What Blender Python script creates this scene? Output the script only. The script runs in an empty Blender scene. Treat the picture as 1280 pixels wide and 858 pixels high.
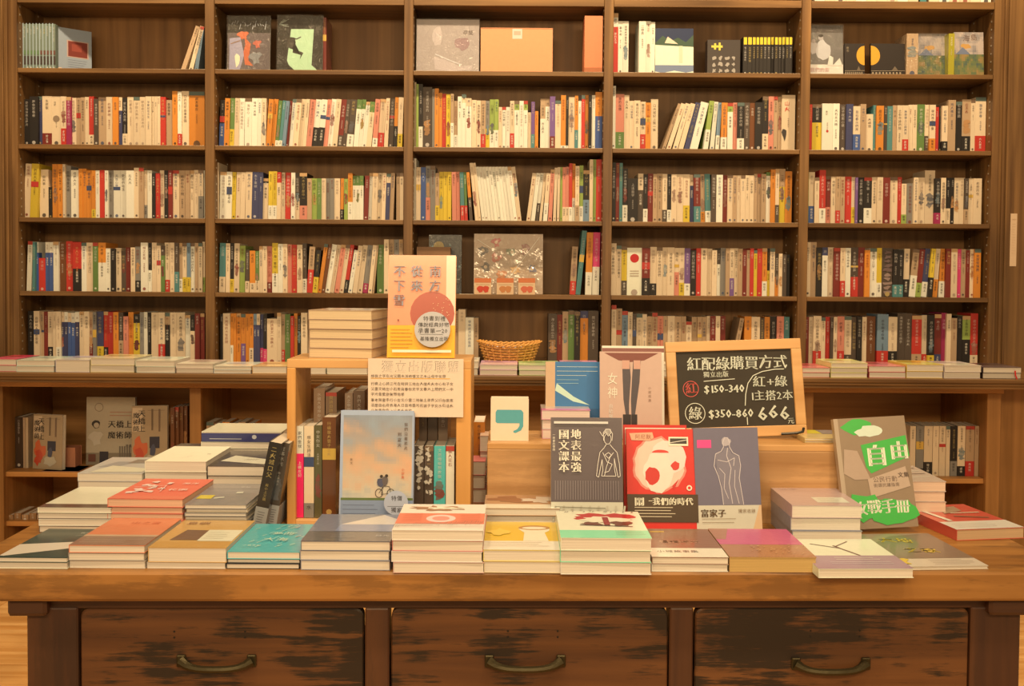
import bpy, math, random
from mathutils import Vector, Matrix, Euler
random.seed(7)
S = bpy.context.scene
COL = S.collection
R = math.radians

# ------------------------------------------------------------------ camera
EYE = 1.27
F = 1200.0; PX, PY = 640.0, 381.0
PITCH = math.atan(36.0 / F); ROLL = 0.0072
_f = Vector((0, math.cos(PITCH), -math.sin(PITCH)))
_u0 = Vector((0, math.sin(PITCH), math.cos(PITCH)))
_r = Vector((1, 0, 0)) * math.cos(ROLL) + _u0 * math.sin(ROLL)
_u = _u0 * math.cos(ROLL) - Vector((1, 0, 0)) * math.sin(ROLL)
CAMP = Vector((0, 0, EYE))
cd = bpy.data.cameras.new('camera'); cam = bpy.data.objects.new('camera', cd); COL.objects.link(cam)
cd.sensor_width = 36; cd.sensor_fit = 'HORIZONTAL'; cd.lens = 36 * F / 1280
cd.shift_x = 0; cd.shift_y = -(429 - PY) / 1280
cd.clip_start = 0.05
cam.matrix_world = Matrix(((_r.x, _u.x, -_f.x, 0), (_r.y, _u.y, -_f.y, 0), (_r.z, _u.z, -_f.z, EYE), (0, 0, 0, 1)))
S.camera = cam

def ray(px, py): return _r * ((px - PX) / F) + _u * (-(py - PY) / F) + _f
def at(px, py, Y):
    d = ray(px, py); return CAMP + d * (Y / d.y)
def onz(px, py, z):
    d = ray(px, py); return CAMP + d * ((z - EYE) / d.z)

# ------------------------------------------------------------------ light and exposure
S.view_settings.view_transform = 'Standard'; S.view_settings.look = 'None'
S.view_settings.gamma = 1; S.view_settings.use_curve_mapping = False
S.view_settings.exposure = -0.03
WARM = (1.0, 0.705, 0.38)
w = bpy.data.worlds.new('room_glow'); S.world = w; w.use_nodes = True
bg = w.node_tree.nodes['Background']; bg.inputs[0].default_value = (1.0, 0.67, 0.34, 1); bg.inputs[1].default_value = 0.48

def spot(name, loc, target, power, size=R(100), radius=0.06, blend=0.9, col=WARM):
    l = bpy.data.lights.new(name, 'SPOT'); l.energy = power; l.spot_size = size; l.spot_blend = blend
    l.shadow_soft_size = radius; l.color = col
    o = bpy.data.objects.new(name, l); COL.objects.link(o); o.location = loc
    o.rotation_euler = (Vector(target) - Vector(loc)).to_track_quat('-Z', 'Y').to_euler()
    return o
def area(name, loc, target, power, sx, sy, col=WARM):
    l = bpy.data.lights.new(name, 'AREA'); l.energy = power; l.shape = 'RECTANGLE'; l.size = sx; l.size_y = sy; l.color = col
    o = bpy.data.objects.new(name, l); COL.objects.link(o); o.location = loc
    o.rotation_euler = (Vector(target) - Vector(loc)).to_track_quat('-Z', 'Y').to_euler()
    return o
for i, x in enumerate((-1.7, -0.55, 0.6, 1.75)):
    spot('bookcase_spotlight', (x, 3.35, 3.35), (x, 4.15, 1.3), 114, R(110), 0.035)
for i, (x, y) in enumerate(((-0.85, 1.0), (0.15, 1.1), (1.0, 1.0))):
    spot('table_spotlight', (x, y, 3.2), (x * 0.9, 2.15, 0.7), 94, R(75), 0.05)
area('front_fill_light', (0, -1.2, 2.62), (0, 3.9, 0.7), 100, 3.6, 0.5)  # added fill behind the camera to brighten the cabinet, not a shop fixture

# ------------------------------------------------------------------ colours and materials
def s2l(c):
    c /= 255.0
    return c / 12.92 if c <= 0.04045 else ((c + 0.055) / 1.055) ** 2.4
WL = [s2l(c) for c in (240, 214, 165)]
def obs(r, g, b):                       # colour as read under the shop's warm light -> surface colour
    return tuple(max(0.012, min(0.9, s2l(v) / WL[i] * 0.84)) for i, v in enumerate((r, g, b)))
CC = dict(W=(236, 216, 178), C=(228, 192, 138), T=(186, 146, 98), R=(205, 34, 22), O=(228, 128, 28), Y=(228, 184, 34),
          G=(88, 120, 46), L=(152, 168, 62), A=(66, 124, 110), B=(48, 78, 128), H=(118, 134, 132), N=(46, 50, 82),
          K=(32, 25, 20), D=(82, 64, 46), E=(136, 122, 98), P=(228, 48, 96), Q=(165, 18, 66), S=(226, 128, 92),
          m=(122, 36, 24), M=(112, 60, 24), V=(112, 72, 122))
CW = dict(W='white', C='cream', T='tan', R='red', O='orange', Y='yellow', G='green', L='lime green', A='teal', B='blue',
          H='pale blue', N='navy', K='black', D='dark grey', E='grey', P='pink', Q='magenta', S='salmon', m='maroon', M='brown', V='purple')
def col(c):
    if isinstance(c, str) and c in 'ROYGLABNPQSV': c = tuple(v * .84 + k * .16 for v, k in zip(CC[c], (150, 125, 90)))
    elif isinstance(c, str): c = CC[c]
    r, g, b = obs(*c); return (r * .93, g * .91, b * .83)

def mat(name):
    m = bpy.data.materials.new(name); m.use_nodes = True
    nt = m.node_tree; b = nt.nodes['Principled BSDF']
    return m, nt, b, (lambda t: nt.nodes.new(t)), nt.links.new
def setin(b, **k):
    for n, v in k.items(): b.inputs[n.replace('_', ' ')].default_value = v
def print_mat(name, rough, coat=0.0, wrap=False, noise=0.05):
    m, nt, b, N, L = mat(name)
    a = N('ShaderNodeAttribute'); a.attribute_name = 'Col'
    tc = N('ShaderNodeTexCoord'); nz = N('ShaderNodeTexNoise'); nz.inputs['Scale'].default_value = 60
    L(tc.outputs['Object'], nz.inputs['Vector'])
    mr = N('ShaderNodeMapRange'); mr.inputs[3].default_value = 1 - noise; mr.inputs[4].default_value = 1 + noise
    L(nz.outputs['Fac'], mr.inputs[0])
    mx = N('ShaderNodeVectorMath'); mx.operation = 'SCALE'
    L(a.outputs['Color'], mx.inputs[0]); L(mr.outputs[0], mx.inputs['Scale']); L(mx.outputs[0], b.inputs['Base Color'])
    setin(b, Roughness=rough); b.inputs['Coat Weight'].default_value = coat; b.inputs['Coat Roughness'].default_value = 0.12
    if wrap:
        n2 = N('ShaderNodeTexNoise'); n2.inputs['Scale'].default_value = 22; n2.inputs['Distortion'].default_value = 2.5
        L(tc.outputs['Object'], n2.inputs['Vector'])
        bp = N('ShaderNodeBump'); bp.inputs['Strength'].default_value = 1.0 if wrap == 2 else 0.13; bp.inputs['Distance'].default_value = 0.02 if wrap == 2 else 0.006
        L(n2.outputs['Fac'], bp.inputs['Height']); L(bp.outputs[0], b.inputs['Coat Normal'])
    return m
PR = print_mat('matte_printed_card', 0.55)
GL = print_mat('laminated_cover', 0.32, 0.5)
WR = print_mat('shrink_wrapped_cover', 0.4, 0.7, 1)
CR = print_mat('crinkled_clear_film_over_print', 0.3, 1.0, 2)
# page edges: fine striations along the thickness (local y)
PG, nt, b, N, L = mat('paper_page_edges')
a = N('ShaderNodeAttribute'); a.attribute_name = 'Col'
tc = N('ShaderNodeTexCoord'); mp = N('ShaderNodeMapping'); mp.inputs['Scale'].default_value = (3, 900, 3)
nz = N('ShaderNodeTexNoise'); nz.inputs['Scale'].default_value = 1.0; nz.inputs['Detail'].default_value = 3
L(tc.outputs['Object'], mp.inputs[0]); L(mp.outputs[0], nz.inputs['Vector'])
mr = N('ShaderNodeMapRange'); mr.inputs[1].default_value = .3; mr.inputs[2].default_value = .7; mr.inputs[3].default_value = 0.74; mr.inputs[4].default_value = 1.06
L(nz.outputs['Fac'], mr.inputs[0])
mx = N('ShaderNodeVectorMath'); mx.operation = 'SCALE'; L(a.outputs['Color'], mx.inputs[0]); L(mr.outputs[0], mx.inputs['Scale'])
L(mx.outputs[0], b.inputs['Base Color']); setin(b, Roughness=0.85)
bp = N('ShaderNodeBump'); bp.inputs['Strength'].default_value = 0.3; bp.inputs['Distance'].default_value = 0.0004
L(nz.outputs['Fac'], bp.inputs['Height']); L(bp.outputs[0], b.inputs['Normal'])

def ad2(N, L, tc, ml):
    a = N('ShaderNodeVectorMath'); a.operation = 'ADD'; L(tc.outputs['Object'], a.inputs[0]); L(ml.outputs[0], a.inputs[1]); return a.outputs[0]
def wood(name, c1, c2, axis=0, scale=1.0, rough=0.45, stain=0.0, staincol=(0.02, 0.013, 0.009), bump=0.15, knots=0.0, coat=0.0):
    m, nt, b, N, L = mat(name)
    tc = N('ShaderNodeTexCoord'); mp = N('ShaderNodeMapping')
    sc = [38 * scale] * 3; sc[axis] = 1.6 * scale; mp.inputs['Scale'].default_value = sc
    L(tc.outputs['Object'], mp.inputs[0])
    oi = N('ShaderNodeObjectInfo'); ad = N('ShaderNodeVectorMath'); ad.operation = 'ADD'
    ml = N('ShaderNodeMath'); ml.operation = 'MULTIPLY'; ml.inputs[1].default_value = 37
    L(oi.outputs['Random'], ml.inputs[0]); L(mp.outputs[0], ad.inputs[0]); L(ml.outputs[0], ad.inputs[1])
    n1 = N('ShaderNodeTexNoise'); n1.inputs['Scale'].default_value = 1; n1.inputs['Detail'].default_value = 6; n1.inputs['Distortion'].default_value = 0.6
    L(ad.outputs[0], n1.inputs['Vector'])
    n2 = N('ShaderNodeTexNoise'); n2.inputs['Scale'].default_value = 2.2; n2.inputs['Detail'].default_value = 3
    L(tc.outputs['Object'], n2.inputs['Vector'])
    cr = N('ShaderNodeValToRGB'); cr.color_ramp.elements[0].position = .32; cr.color_ramp.elements[1].position = .68
    cr.color_ramp.elements[0].color = (*c1, 1); cr.color_ramp.elements[1].color = (*c2, 1)
    L(n1.outputs['Fac'], cr.inputs[0])
    mr = N('ShaderNodeMapRange'); mr.inputs[1].default_value = .3; mr.inputs[2].default_value = .7; mr.inputs[3].default_value = .8; mr.inputs[4].default_value = 1.18
    L(n2.outputs['Fac'], mr.inputs[0])
    vm = N('ShaderNodeVectorMath'); vm.operation = 'SCALE'; L(cr.outputs[0], vm.inputs[0]); L(mr.outputs[0], vm.inputs['Scale'])
    out = vm.outputs[0]
    if stain > 0:
        m2 = N('ShaderNodeMapping'); s3 = [70, 70, 70] if stain > .7 else [40, 40, 40]; s3[axis] = 5.5; s3 = [v * scale for v in s3]; m2.inputs['Scale'].default_value = s3
        L(tc.outputs['Object'], m2.inputs[0])
        a2 = N('ShaderNodeVectorMath'); a2.operation = 'ADD'; L(m2.outputs[0], a2.inputs[0]); L(ml.outputs[0], a2.inputs[1])
        n3 = N('ShaderNodeTexNoise'); n3.inputs['Scale'].default_value = 1.5; n3.inputs['Detail'].default_value = 9; n3.inputs['Roughness'].default_value = .72
        L(a2.outputs[0], n3.inputs['Vector'])
        r3 = N('ShaderNodeValToRGB'); r3.color_ramp.elements[0].position = .5; r3.color_ramp.elements[1].position = .6
        r3.color_ramp.elements[0].color = (0, 0, 0, 1); r3.color_ramp.elements[1].color = (stain, stain, stain, 1)
        n5 = N('ShaderNodeTexNoise'); n5.inputs['Scale'].default_value = 5.5; n5.inputs['Detail'].default_value = 4; L(ad2(N, L, tc, ml), n5.inputs['Vector'])
        mm = N('ShaderNodeMath'); mm.operation = 'MULTIPLY_ADD'; mm.inputs[1].default_value = .9; L(n5.outputs['Fac'], mm.inputs[0])
        m9 = N('ShaderNodeMath'); m9.operation = 'SUBTRACT'; m9.inputs[1].default_value = .45; L(n3.outputs['Fac'], m9.inputs[0]); L(m9.outputs[0], mm.inputs[2])
        L(mm.outputs[0], r3.inputs[0])
        mc = N('ShaderNodeMix'); mc.data_type = 'RGBA'; L(r3.outputs[0], mc.inputs[0]); L(out, mc.inputs[6]); mc.inputs[7].default_value = (*staincol, 1)
        out = mc.outputs[2]
    if knots > 0:
        vo = N('ShaderNodeTexVoronoi'); vo.inputs['Scale'].default_value = 5.5; L(tc.outputs['Object'], vo.inputs['Vector'])
        r4 = N('ShaderNodeValToRGB'); r4.color_ramp.elements[0].position = .05; r4.color_ramp.elements[1].position = .11
        r4.color_ramp.elements[0].color = (knots, knots, knots, 1); r4.color_ramp.elements[1].color = (0, 0, 0, 1)
        L(vo.outputs['Distance'], r4.inputs[0])
        mc = N('ShaderNodeMix'); mc.data_type = 'RGBA'; L(r4.outputs[0], mc.inputs[0]); L(out, mc.inputs[6]); mc.inputs[7].default_value = (*staincol, 1)
        out = mc.outputs[2]
    L(out, b.inputs['Base Color']); setin(b, Roughness=rough); b.inputs['Coat Weight'].default_value = coat
    bp = N('ShaderNodeBump'); bp.inputs['Strength'].default_value = bump; bp.inputs['Distance'].default_value = 0.002
    L(n1.outputs['Fac'], bp.inputs['Height']); L(bp.outputs[0], b.inputs['Normal'])
    return m
cs1, cs2 = obs(92, 56, 21), obs(136, 91, 41)
SH_X = wood('bookcase_wood_lengthwise', cs1, cs2, 0, .8, .42)
SH_Z = wood('bookcase_wood_upright', cs1, cs2, 2, .8, .42)
BK_Z = wood('bookcase_back_panel_wood', obs(112, 70, 28), obs(146, 96, 43), 2, .6, .5)
CB_X = wood('cabinet_wood', obs(168, 106, 42), obs(204, 136, 62), 0, .7, .5)
CB_Z = wood('cabinet_wood_upright', obs(138, 88, 34), obs(170, 112, 50), 2, .7, .5)
TT = wood('worn_table_top', obs(138, 82, 27), obs(174, 112, 44), 0, .6, .42, .36, (0.045, 0.02, 0.008), .2, .85)
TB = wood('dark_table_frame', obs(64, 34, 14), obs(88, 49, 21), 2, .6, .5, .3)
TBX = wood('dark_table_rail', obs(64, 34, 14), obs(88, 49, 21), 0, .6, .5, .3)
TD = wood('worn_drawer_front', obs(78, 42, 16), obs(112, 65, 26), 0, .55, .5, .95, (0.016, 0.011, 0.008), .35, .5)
LW = wood('pale_wood', obs(200, 136, 64), obs(222, 160, 86), 0, .7, .4)
LWZ = wood('pale_wood_upright', obs(204, 134, 56), obs(226, 156, 74), 2, .7, .4)
RW = wood('riser_wood', obs(176, 118, 58), obs(204, 146, 80), 0, .7, .5, .2, (0.15, 0.08, 0.03))
FL = wood('floor_plank_wood', obs(190, 122, 50), obs(228, 164, 84), 0, .5, .3, 0.1, (0.2, .1, .04), .1)
def plain(name, c, rough=.5, metal=0.0, bump=0):
    m, nt, b, N, L = mat(name); nz = N('ShaderNodeTexNoise'); nz.inputs['Scale'].default_value = 40
    tc = N('ShaderNodeTexCoord'); L(tc.outputs['Object'], nz.inputs['Vector'])
    cr = N('ShaderNodeValToRGB'); cr.color_ramp.elements[0].color = (*[v * .8 for v in c], 1); cr.color_ramp.elements[1].color = (*[min(1, v * 1.15) for v in c], 1)
    L(nz.outputs['Fac'], cr.inputs[0]); L(cr.outputs[0], b.inputs['Base Color']); setin(b, Roughness=rough, Metallic=metal)
    if bump:
        bp = N('ShaderNodeBump'); bp.inputs['Strength'].default_value = bump; bp.inputs['Distance'].default_value = .002
        L(nz.outputs['Fac'], bp.inputs['Height']); L(bp.outputs[0], b.inputs['Normal'])
    return m
BRASS = plain('tarnished_brass', (0.06, 0.05, 0.025), .42, .7, .3)
BLACK = plain('black_metal', (0.01, 0.009, 0.008), .35)
STEEL = plain('shelf_pin_metal', (0.5, 0.45, 0.38), .35, .6)
SLATE = plain('blackboard_slate', (0.035, 0.03, 0.025), .75)
WICK = plain('wicker_straw', obs(205, 135, 52), .55)
CLOTH = plain('liner_cloth', obs(225, 200, 160), .9)
PLAST = plain('wall_plaster', obs(120, 80, 40), .8)

# ------------------------------------------------------------------ mesh helper
class MB:
    def __init__(s): s.v = []; s.f = []; s.c = []; s.m = []
    def face(s, pts, c=(1, 1, 1), m=0):
        n = len(s.v); s.v += [tuple(p) for p in pts]; s.f.append(tuple(range(n, n + len(pts)))); s.c.append(c); s.m.append(m)
    def box(s, x0, x1, y0, y1, z0, z1, c=(1, 1, 1), m=0, M=None, bev=0.0):
        if bev > 0:
            b = bev
            ring = lambda z, i: [(x0 + i, y0 + b + (i if 0 else 0), z), (x0 + b, y0 + i, z), (x1 - b, y0 + i, z), (x1 - i, y0 + b, z), (x1 - i, y1 - b, z), (x1 - b, y1 - i, z), (x0 + b, y1 - i, z), (x0 + i, y1 - b, z)]
            P = ring(z0, b * .5) + ring(z0 + b, 0) + ring(z1 - b, 0) + ring(z1, b * .5)
            n = len(s.v); s.v += [tuple(M @ Vector(p)) if M else p for p in P]
            fs = [tuple(range(7, -1, -1)), tuple(range(24, 32))]
            for k in range(3):
                for j in range(8): fs.append((k * 8 + j, k * 8 + (j + 1) % 8, k * 8 + 8 + (j + 1) % 8, k * 8 + 8 + j))
        else:
            P = [(x0, y0, z0), (x1, y0, z0), (x1, y1, z0), (x0, y1, z0), (x0, y0, z1), (x1, y0, z1), (x1, y1, z1), (x0, y1, z1)]
            n = len(s.v); s.v += [tuple(M @ Vector(p)) if M else p for p in P]
            fs = [(3, 2, 1, 0), (4, 5, 6, 7), (0, 1, 5, 4), (1, 2, 6, 5), (2, 3, 7, 6), (3, 0, 4, 7)]
        for f in fs: s.f.append(tuple(n + i for i in f)); s.c.append(c); s.m.append(m)
    def tube(s, pts, r, c=(1, 1, 1), m=0, n=6, closed=False, flat=1.0):
        k0 = len(s.v); P = [Vector(p) for p in pts]; K = len(P)
        for i, p in enumerate(P):
            a = P[(i - 1) % K] if (i or closed) else p; b_ = P[(i + 1) % K] if (i < K - 1 or closed) else p
            t = (b_ - a).normalized(); up = Vector((0, 0, 1)) if abs(t.z) < .9 else Vector((0, 1, 0))
            x = t.cross(up).normalized(); y = x.cross(t)
            rr = r[i] if isinstance(r, (list, tuple)) else r
            for j in range(n):
                an = 2 * math.pi * j / n; s.v.append(tuple(p + x * math.cos(an) * rr + y * math.sin(an) * rr * flat))
        for i in range(K if closed else K - 1):
            for j in range(n):
                a = k0 + i * n; b_ = k0 + ((i + 1) % K) * n
                s.f.append((a + j, a + (j + 1) % n, b_ + (j + 1) % n, b_ + j)); s.c.append(c); s.m.append(m)
        if not closed:
            s.f.append(tuple(k0 + j for j in reversed(range(n)))); s.c.append(c); s.m.append(m)
            s.f.append(tuple(k0 + (K - 1) * n + j for j in range(n))); s.c.append(c); s.m.append(m)
    def build(s, name, mats, parent=None, loc=None, rot=None):
        me = bpy.data.meshes.new(name); me.from_pydata(s.v, [], s.f); me.update()
        if not isinstance(mats, (list, tuple)): mats = [mats]
        for q in mats: me.materials.append(q)
        me.polygons.foreach_set('material_index', s.m)
        at_ = me.color_attributes.new('Col', 'FLOAT_COLOR', 'CORNER')
        buf = []
        for f, c in zip(s.f, s.c): buf += [c[0], c[1], c[2], 1.0] * len(f)
        at_.data.foreach_set('color', buf)
        o = bpy.data.objects.new(name, me); COL.objects.link(o)
        if loc is not None: o.location = loc
        if rot is not None: o.rotation_euler = rot
        if parent: o.parent = parent
        return o
def tag(o, label=None, cat=None, group=None, kind=None):
    if label: o['label'] = label
    if cat: o['category'] = cat
    if group: o['group'] = group
    if kind: o['kind'] = kind
    return o
def empty(name, loc=(0, 0, 0), rot=(0, 0, 0)):
    o = bpy.data.objects.new(name, None); COL.objects.link(o); o.location = loc; o.rotation_euler = rot; o.empty_display_size = .05; return o
def boxpart(name, m, parent, *b, bev=0.0):
    q = MB(); q.box(*b, bev=bev); return q.build(name, m, parent)

# ------------------------------------------------------------------ lettering
_cv = bpy.data.curves.new('lettering', 'FONT'); _cv.resolution_u = 1; _cv.size = 1
_co = bpy.data.objects.new('lettering', _cv); COL.objects.link(_co)
GC = {}
def glyph(ch):
    if ch not in GC:
        _cv.body = ch; dg = bpy.context.evaluated_depsgraph_get(); ev = _co.evaluated_get(dg); me = ev.to_mesh()
        vs = [(v.co.x, v.co.y) for v in me.vertices]; fs = [tuple(p.vertices) for p in me.polygons]
        wd = max([v[0] for v in vs], default=.3)
        GC[ch] = (vs, fs, wd); ev.to_mesh_clear()
    return GC[ch]
CJ = '天地人文字書本山水日月春秋風雲花木石金火土心手口目中國大小上下左右生活時光世界城市夜晚海洋島嶼旅行詩歌故事歷史記憶夢想愛情自由學問思考之的與在一二三我你他們家女男父母子'

class Art:
    """draws flat print on a face: origin o, unit axes x, y, out n, size W x H, coordinates 0..1"""
    def __init__(s, mb, o, x, y, n, W, H, m=0, eps=0.0003):
        s.mb = mb; s.o = Vector(o); s.x = Vector(x); s.y = Vector(y); s.n = Vector(n); s.W = W; s.H = H; s.m = m; s.k = 1; s.eps = eps
    def P(s, u, v): return s.o + s.x * (u * s.W) + s.y * (v * s.H) + s.n * (s.eps * s.k)
    def poly(s, pts, c, lift=True):
        s.mb.face([s.P(u, v) for u, v in pts], col(c), s.m)
        if lift: s.k += .5
    def rect(s, u0, v0, u1, v1, c): s.poly([(u0, v0), (u1, v0), (u1, v1), (u0, v1)], c)
    def grid(s, u0, v0, u1, v1, fn, nx=18, ny=22):
        for i in range(nx):
            for j in range(ny):
                a, b = u0 + (u1 - u0) * i / nx, v0 + (v1 - v0) * j / ny; c, d = u0 + (u1 - u0) * (i + 1) / nx, v0 + (v1 - v0) * (j + 1) / ny
                s.mb.face([s.P(a, b), s.P(c, b), s.P(c, d), s.P(a, d)], col(fn((a + c) / 2, (b + d) / 2)), s.m)
        s.k += .5
    def disc(s, u, v, r, c, ry=None, n=20, a0=0, a1=360):
        ry = ry or r * s.W / s.H
        s.poly([(u + r * math.cos(R(a0 + (a1 - a0) * i / n)), v + ry * math.sin(R(a0 + (a1 - a0) * i / n))) for i in range(n + (a1 - a0 < 360))], c)
    def blob(s, u, v, r, c, jit=.25, n=14, seed=1, ry=None):
        rn = random.Random(seed); ry = ry or r * s.W / s.H
        s.poly([(u + r * k * math.cos(6.283 * i / n), v + ry * k * math.sin(6.283 * i / n)) for i in range(n) for k in [1 + rn.uniform(-jit, jit)]], c)
    def line(s, pts, w, c):
        for (a, b), (d, e) in zip(pts, pts[1:]):
            dx, dy = (d - a) * s.W, (e - b) * s.H; l = math.hypot(dx, dy) or 1; nx, ny = -dy / l * w / 2 / s.W, dx / l * w / 2 / s.H
            s.poly([(a + nx, b + ny), (a - nx, b - ny), (d - nx, e - ny), (d + nx, e + ny)], c, False)
        s.k += .5
    def text(s, t, u, v, size, c, vert=False, gap=1.05, jit=0.0, bold=0.0, sx=1.0, rnd=None):
        """u,v = left/top start of first glyph; size in metres"""
        X, Y = u * s.W, v * s.H; cc = col(c); x = X; y = Y
        rn = rnd or random
        for ch in t:
            if ch == ' ':
                if vert: y -= size * .5
                else: x += size * .4
                continue
            vs, fs, wd = glyph(ch); cj = ord(ch) > 0x2000
            a = rn.uniform(-jit, jit) if jit else 0; ca, sa = math.cos(a), math.sin(a); jy = rn.uniform(-jit, jit) * size * .5 if jit else 0
            base = s.o + s.n * (s.eps * s.k); n0 = len(s.mb.v)
            for dx in ((0,) if not bold else (0, bold * size)):
                n0 = len(s.mb.v)
                for (gx, gy) in vs:
                    gx2 = (gx - .5) * ca - (gy - .4) * sa + .5; gy2 = (gx - .5) * sa + (gy - .4) * ca + .4
                    s.mb.v.append(tuple(base + s.x * (x + dx + gx2 * size * sx) + s.y * (y - .88 * size + jy + gy2 * size)))
                for f in fs: s.mb.f.append(tuple(n0 + i for i in f)); s.mb.c.append(cc); s.mb.m.append(s.m)
            if vert: y -= size * gap
            else: x += (size * gap * sx if cj else (wd + .08) * size * sx)
        s.k += .5
    def scribble(s, u0, u1, v, size, c, seed=0, jit=.12):
        rn = random.Random(seed); n = int((u1 - u0) * s.W / (size * 1.08))
        s.text(''.join(rn.choice(CJ) for _ in range(n)), u0, v, size, c, jit=jit, rnd=rn)

from mathutils import noise as _ns
def nz_(u, v, s, k=0): return _ns.noise(Vector((u * s, v * s, k * 7.3)))
def mixc(a, b, t): t = max(0, min(1, t)); return tuple(x + (y - x) * t for x, y in zip(a, b))
TXT = [.0135]
FILM, nt, b, N, L = mat('crumpled_clear_film')
tr = N('ShaderNodeBsdfTransparent'); gl = N('ShaderNodeBsdfGlossy'); gl.inputs['Roughness'].default_value = .16
mxs = N('ShaderNodeMixShader'); mxs.inputs[0].default_value = .13; L(tr.outputs[0], mxs.inputs[1]); L(gl.outputs[0], mxs.inputs[2])
L(mxs.outputs[0], nt.nodes['Material Output'].inputs['Surface'])
def film(o, W, H, T=0, amp=.006, s=22, seed=0):
    q = MB(); nx = int(W / .006); ny = int(H / .006)
    def P(i, j):
        u, v = i / nx, j / ny; x = -W / 2 - .003 + u * (W + .006); z = v * (H + .004)
        n = 1.4 * abs(nz_(x * .8 + z * .6, z * .35 - x * .3, s, seed)) + .35 * abs(nz_(x - z * .7, z + x * .4, s * 1.9, seed + 1))
        return (x, -.002 - amp * n, z)
    for i in range(nx):
        for j in range(ny):
            q.face([P(i, j), P(i + 1, j), P(i, j + 1)]); q.face([P(i + 1, j), P(i + 1, j + 1), P(i, j + 1)])
    return q.build('clear_film', FILM, o)
# ------------------------------------------------------------------ builders for books
PAPER = (232, 205, 160)
def add_boards(mb, W, H, T, c, b=.0012, spine='L', m=0):
    c = col(c)
    mb.box(-W / 2, W / 2, 0, b, 0, H, c, m); mb.box(-W / 2, W / 2, T - b, T, 0, H, c, m)
    x = -W / 2 if spine == 'L' else W / 2 - b
    mb.box(x, x + b, b, T - b, 0, H, c, m)
def page_block(W, H, T, page, b=.0012, spine='L'):
    q = MB(); x0, x1 = (-W / 2 + b, W / 2 - .0015) if spine == 'L' else (-W / 2 + .0015, W / 2 - b)
    q.box(x0, x1, b, T - b, .0012, H - .0012, col(page)); return q
def front_art(mb, W, H, m=0): return Art(mb, (-W / 2, 0, 0), (1, 0, 0), (0, 0, 1), (0, -1, 0), W, H, m)
def spine_art(mb, W, H, T, spine='L', m=0):
    if spine == 'L': return Art(mb, (-W / 2, T, 0), (0, -1, 0), (0, 0, 1), (-1, 0, 0), T, H, m)
    return Art(mb, (W / 2, 0, 0), (0, 1, 0), (0, 0, 1), (1, 0, 0), T, H, m)
def make_book(W, H, T, c, art=None, sart=None, page=PAPER, spine='L', mt=None, name='book', extra=None):
    mb = MB(); add_boards(mb, W, H, T, c, spine=spine)
    if art: art(front_art(mb, W, H))
    if sart: sart(spine_art(mb, W, H, T, spine))
    o = mb.build(name, mt or GL)
    page_block(W, H, T, page, spine=spine).build('page_block', PG, o)
    if extra: extra(o, W, H, T)
    return o
def dup(o):
    r = o.copy(); COL.objects.link(r)
    for c in list(o.children):
        d = c.copy(); COL.objects.link(d); d.parent = r
    return r
ORD = ['zeroth', 'first', 'second', 'third', 'fourth', 'fifth', 'sixth', 'seventh', 'eighth', 'ninth', 'tenth', 'eleventh', 'twelfth', 'thirteenth', 'fourteenth', 'fifteenth', 'sixteenth', 'seventeenth', 'eighteenth', 'nineteenth', 'twentieth', 'twenty-first', 'twenty-second']

def stack(desc, where, x0, x1, Y, ytop, n, c, art, depth=.21, yb=None, zb=None, rot=0, page=PAPER, mt=None, weights=None,
          sart=None, spine='L', jit=.0025, low=None, name='paperback', top_extra=None, lowdesc='paperback', seed=None, dx=0, shown=None):
    """a pile of lying books, fore edge or foot to the front. ytop: pixel row of the top front edge"""
    rn = random.Random(seed or int(x0 * 7 + ytop))
    zb = TZ if zb is None else zb
    if yb is not None: Y = onz((x0 + x1) / 2, yb, zb).y
    a = at(x0, ytop, Y); b_ = at(x1, ytop, Y); W = b_.x - a.x; zt = at((x0 + x1) / 2, ytop, Y).z
    tot = zt - zb; ws = weights or [1] * n; sw = sum(ws); z = zb
    cx = (a.x + b_.x) / 2 + dx; out = []; protos = {}
    for i in range(n):
        T = tot * ws[i] / sw; top = i == n - 1
        key = (top, round(T, 5))
        lc = c if (low is None or top) else low[i % len(low)]
        if top: o = make_book(W, depth, T - .0004, lc, art, sart, page, spine, mt, name, top_extra)
        elif (round(T, 5), lc) in protos: o = dup(protos[(round(T, 5), lc)])
        else: o = make_book(W, depth, T - .0004, lc, None, sart, page, spine, mt, name); protos[(round(T, 5), lc)] = o
        z += T
        j = 0 if top else 1
        o.location = (cx + j * rn.uniform(-jit, jit), Y + j * rn.uniform(0, jit * 2), z)
        o.rotation_euler = (R(-90), 0, R(rot + j * rn.uniform(-.8, .8)))
        if top: lab = desc + (', top of ' if n > 1 else ', lying ') + where
        else:
            k = n - 1 - i
            p = 'at the bottom' if i == 0 else ('just below the top one' if k == 1 else ORD[k + 1] + ' from the top')
            lab = f'{lowdesc} {p} of {where}'
        tag(o, lab, 'book', ('books piled in ' + where) if n > 1 else None)
        out.append(o)
    return out

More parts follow.
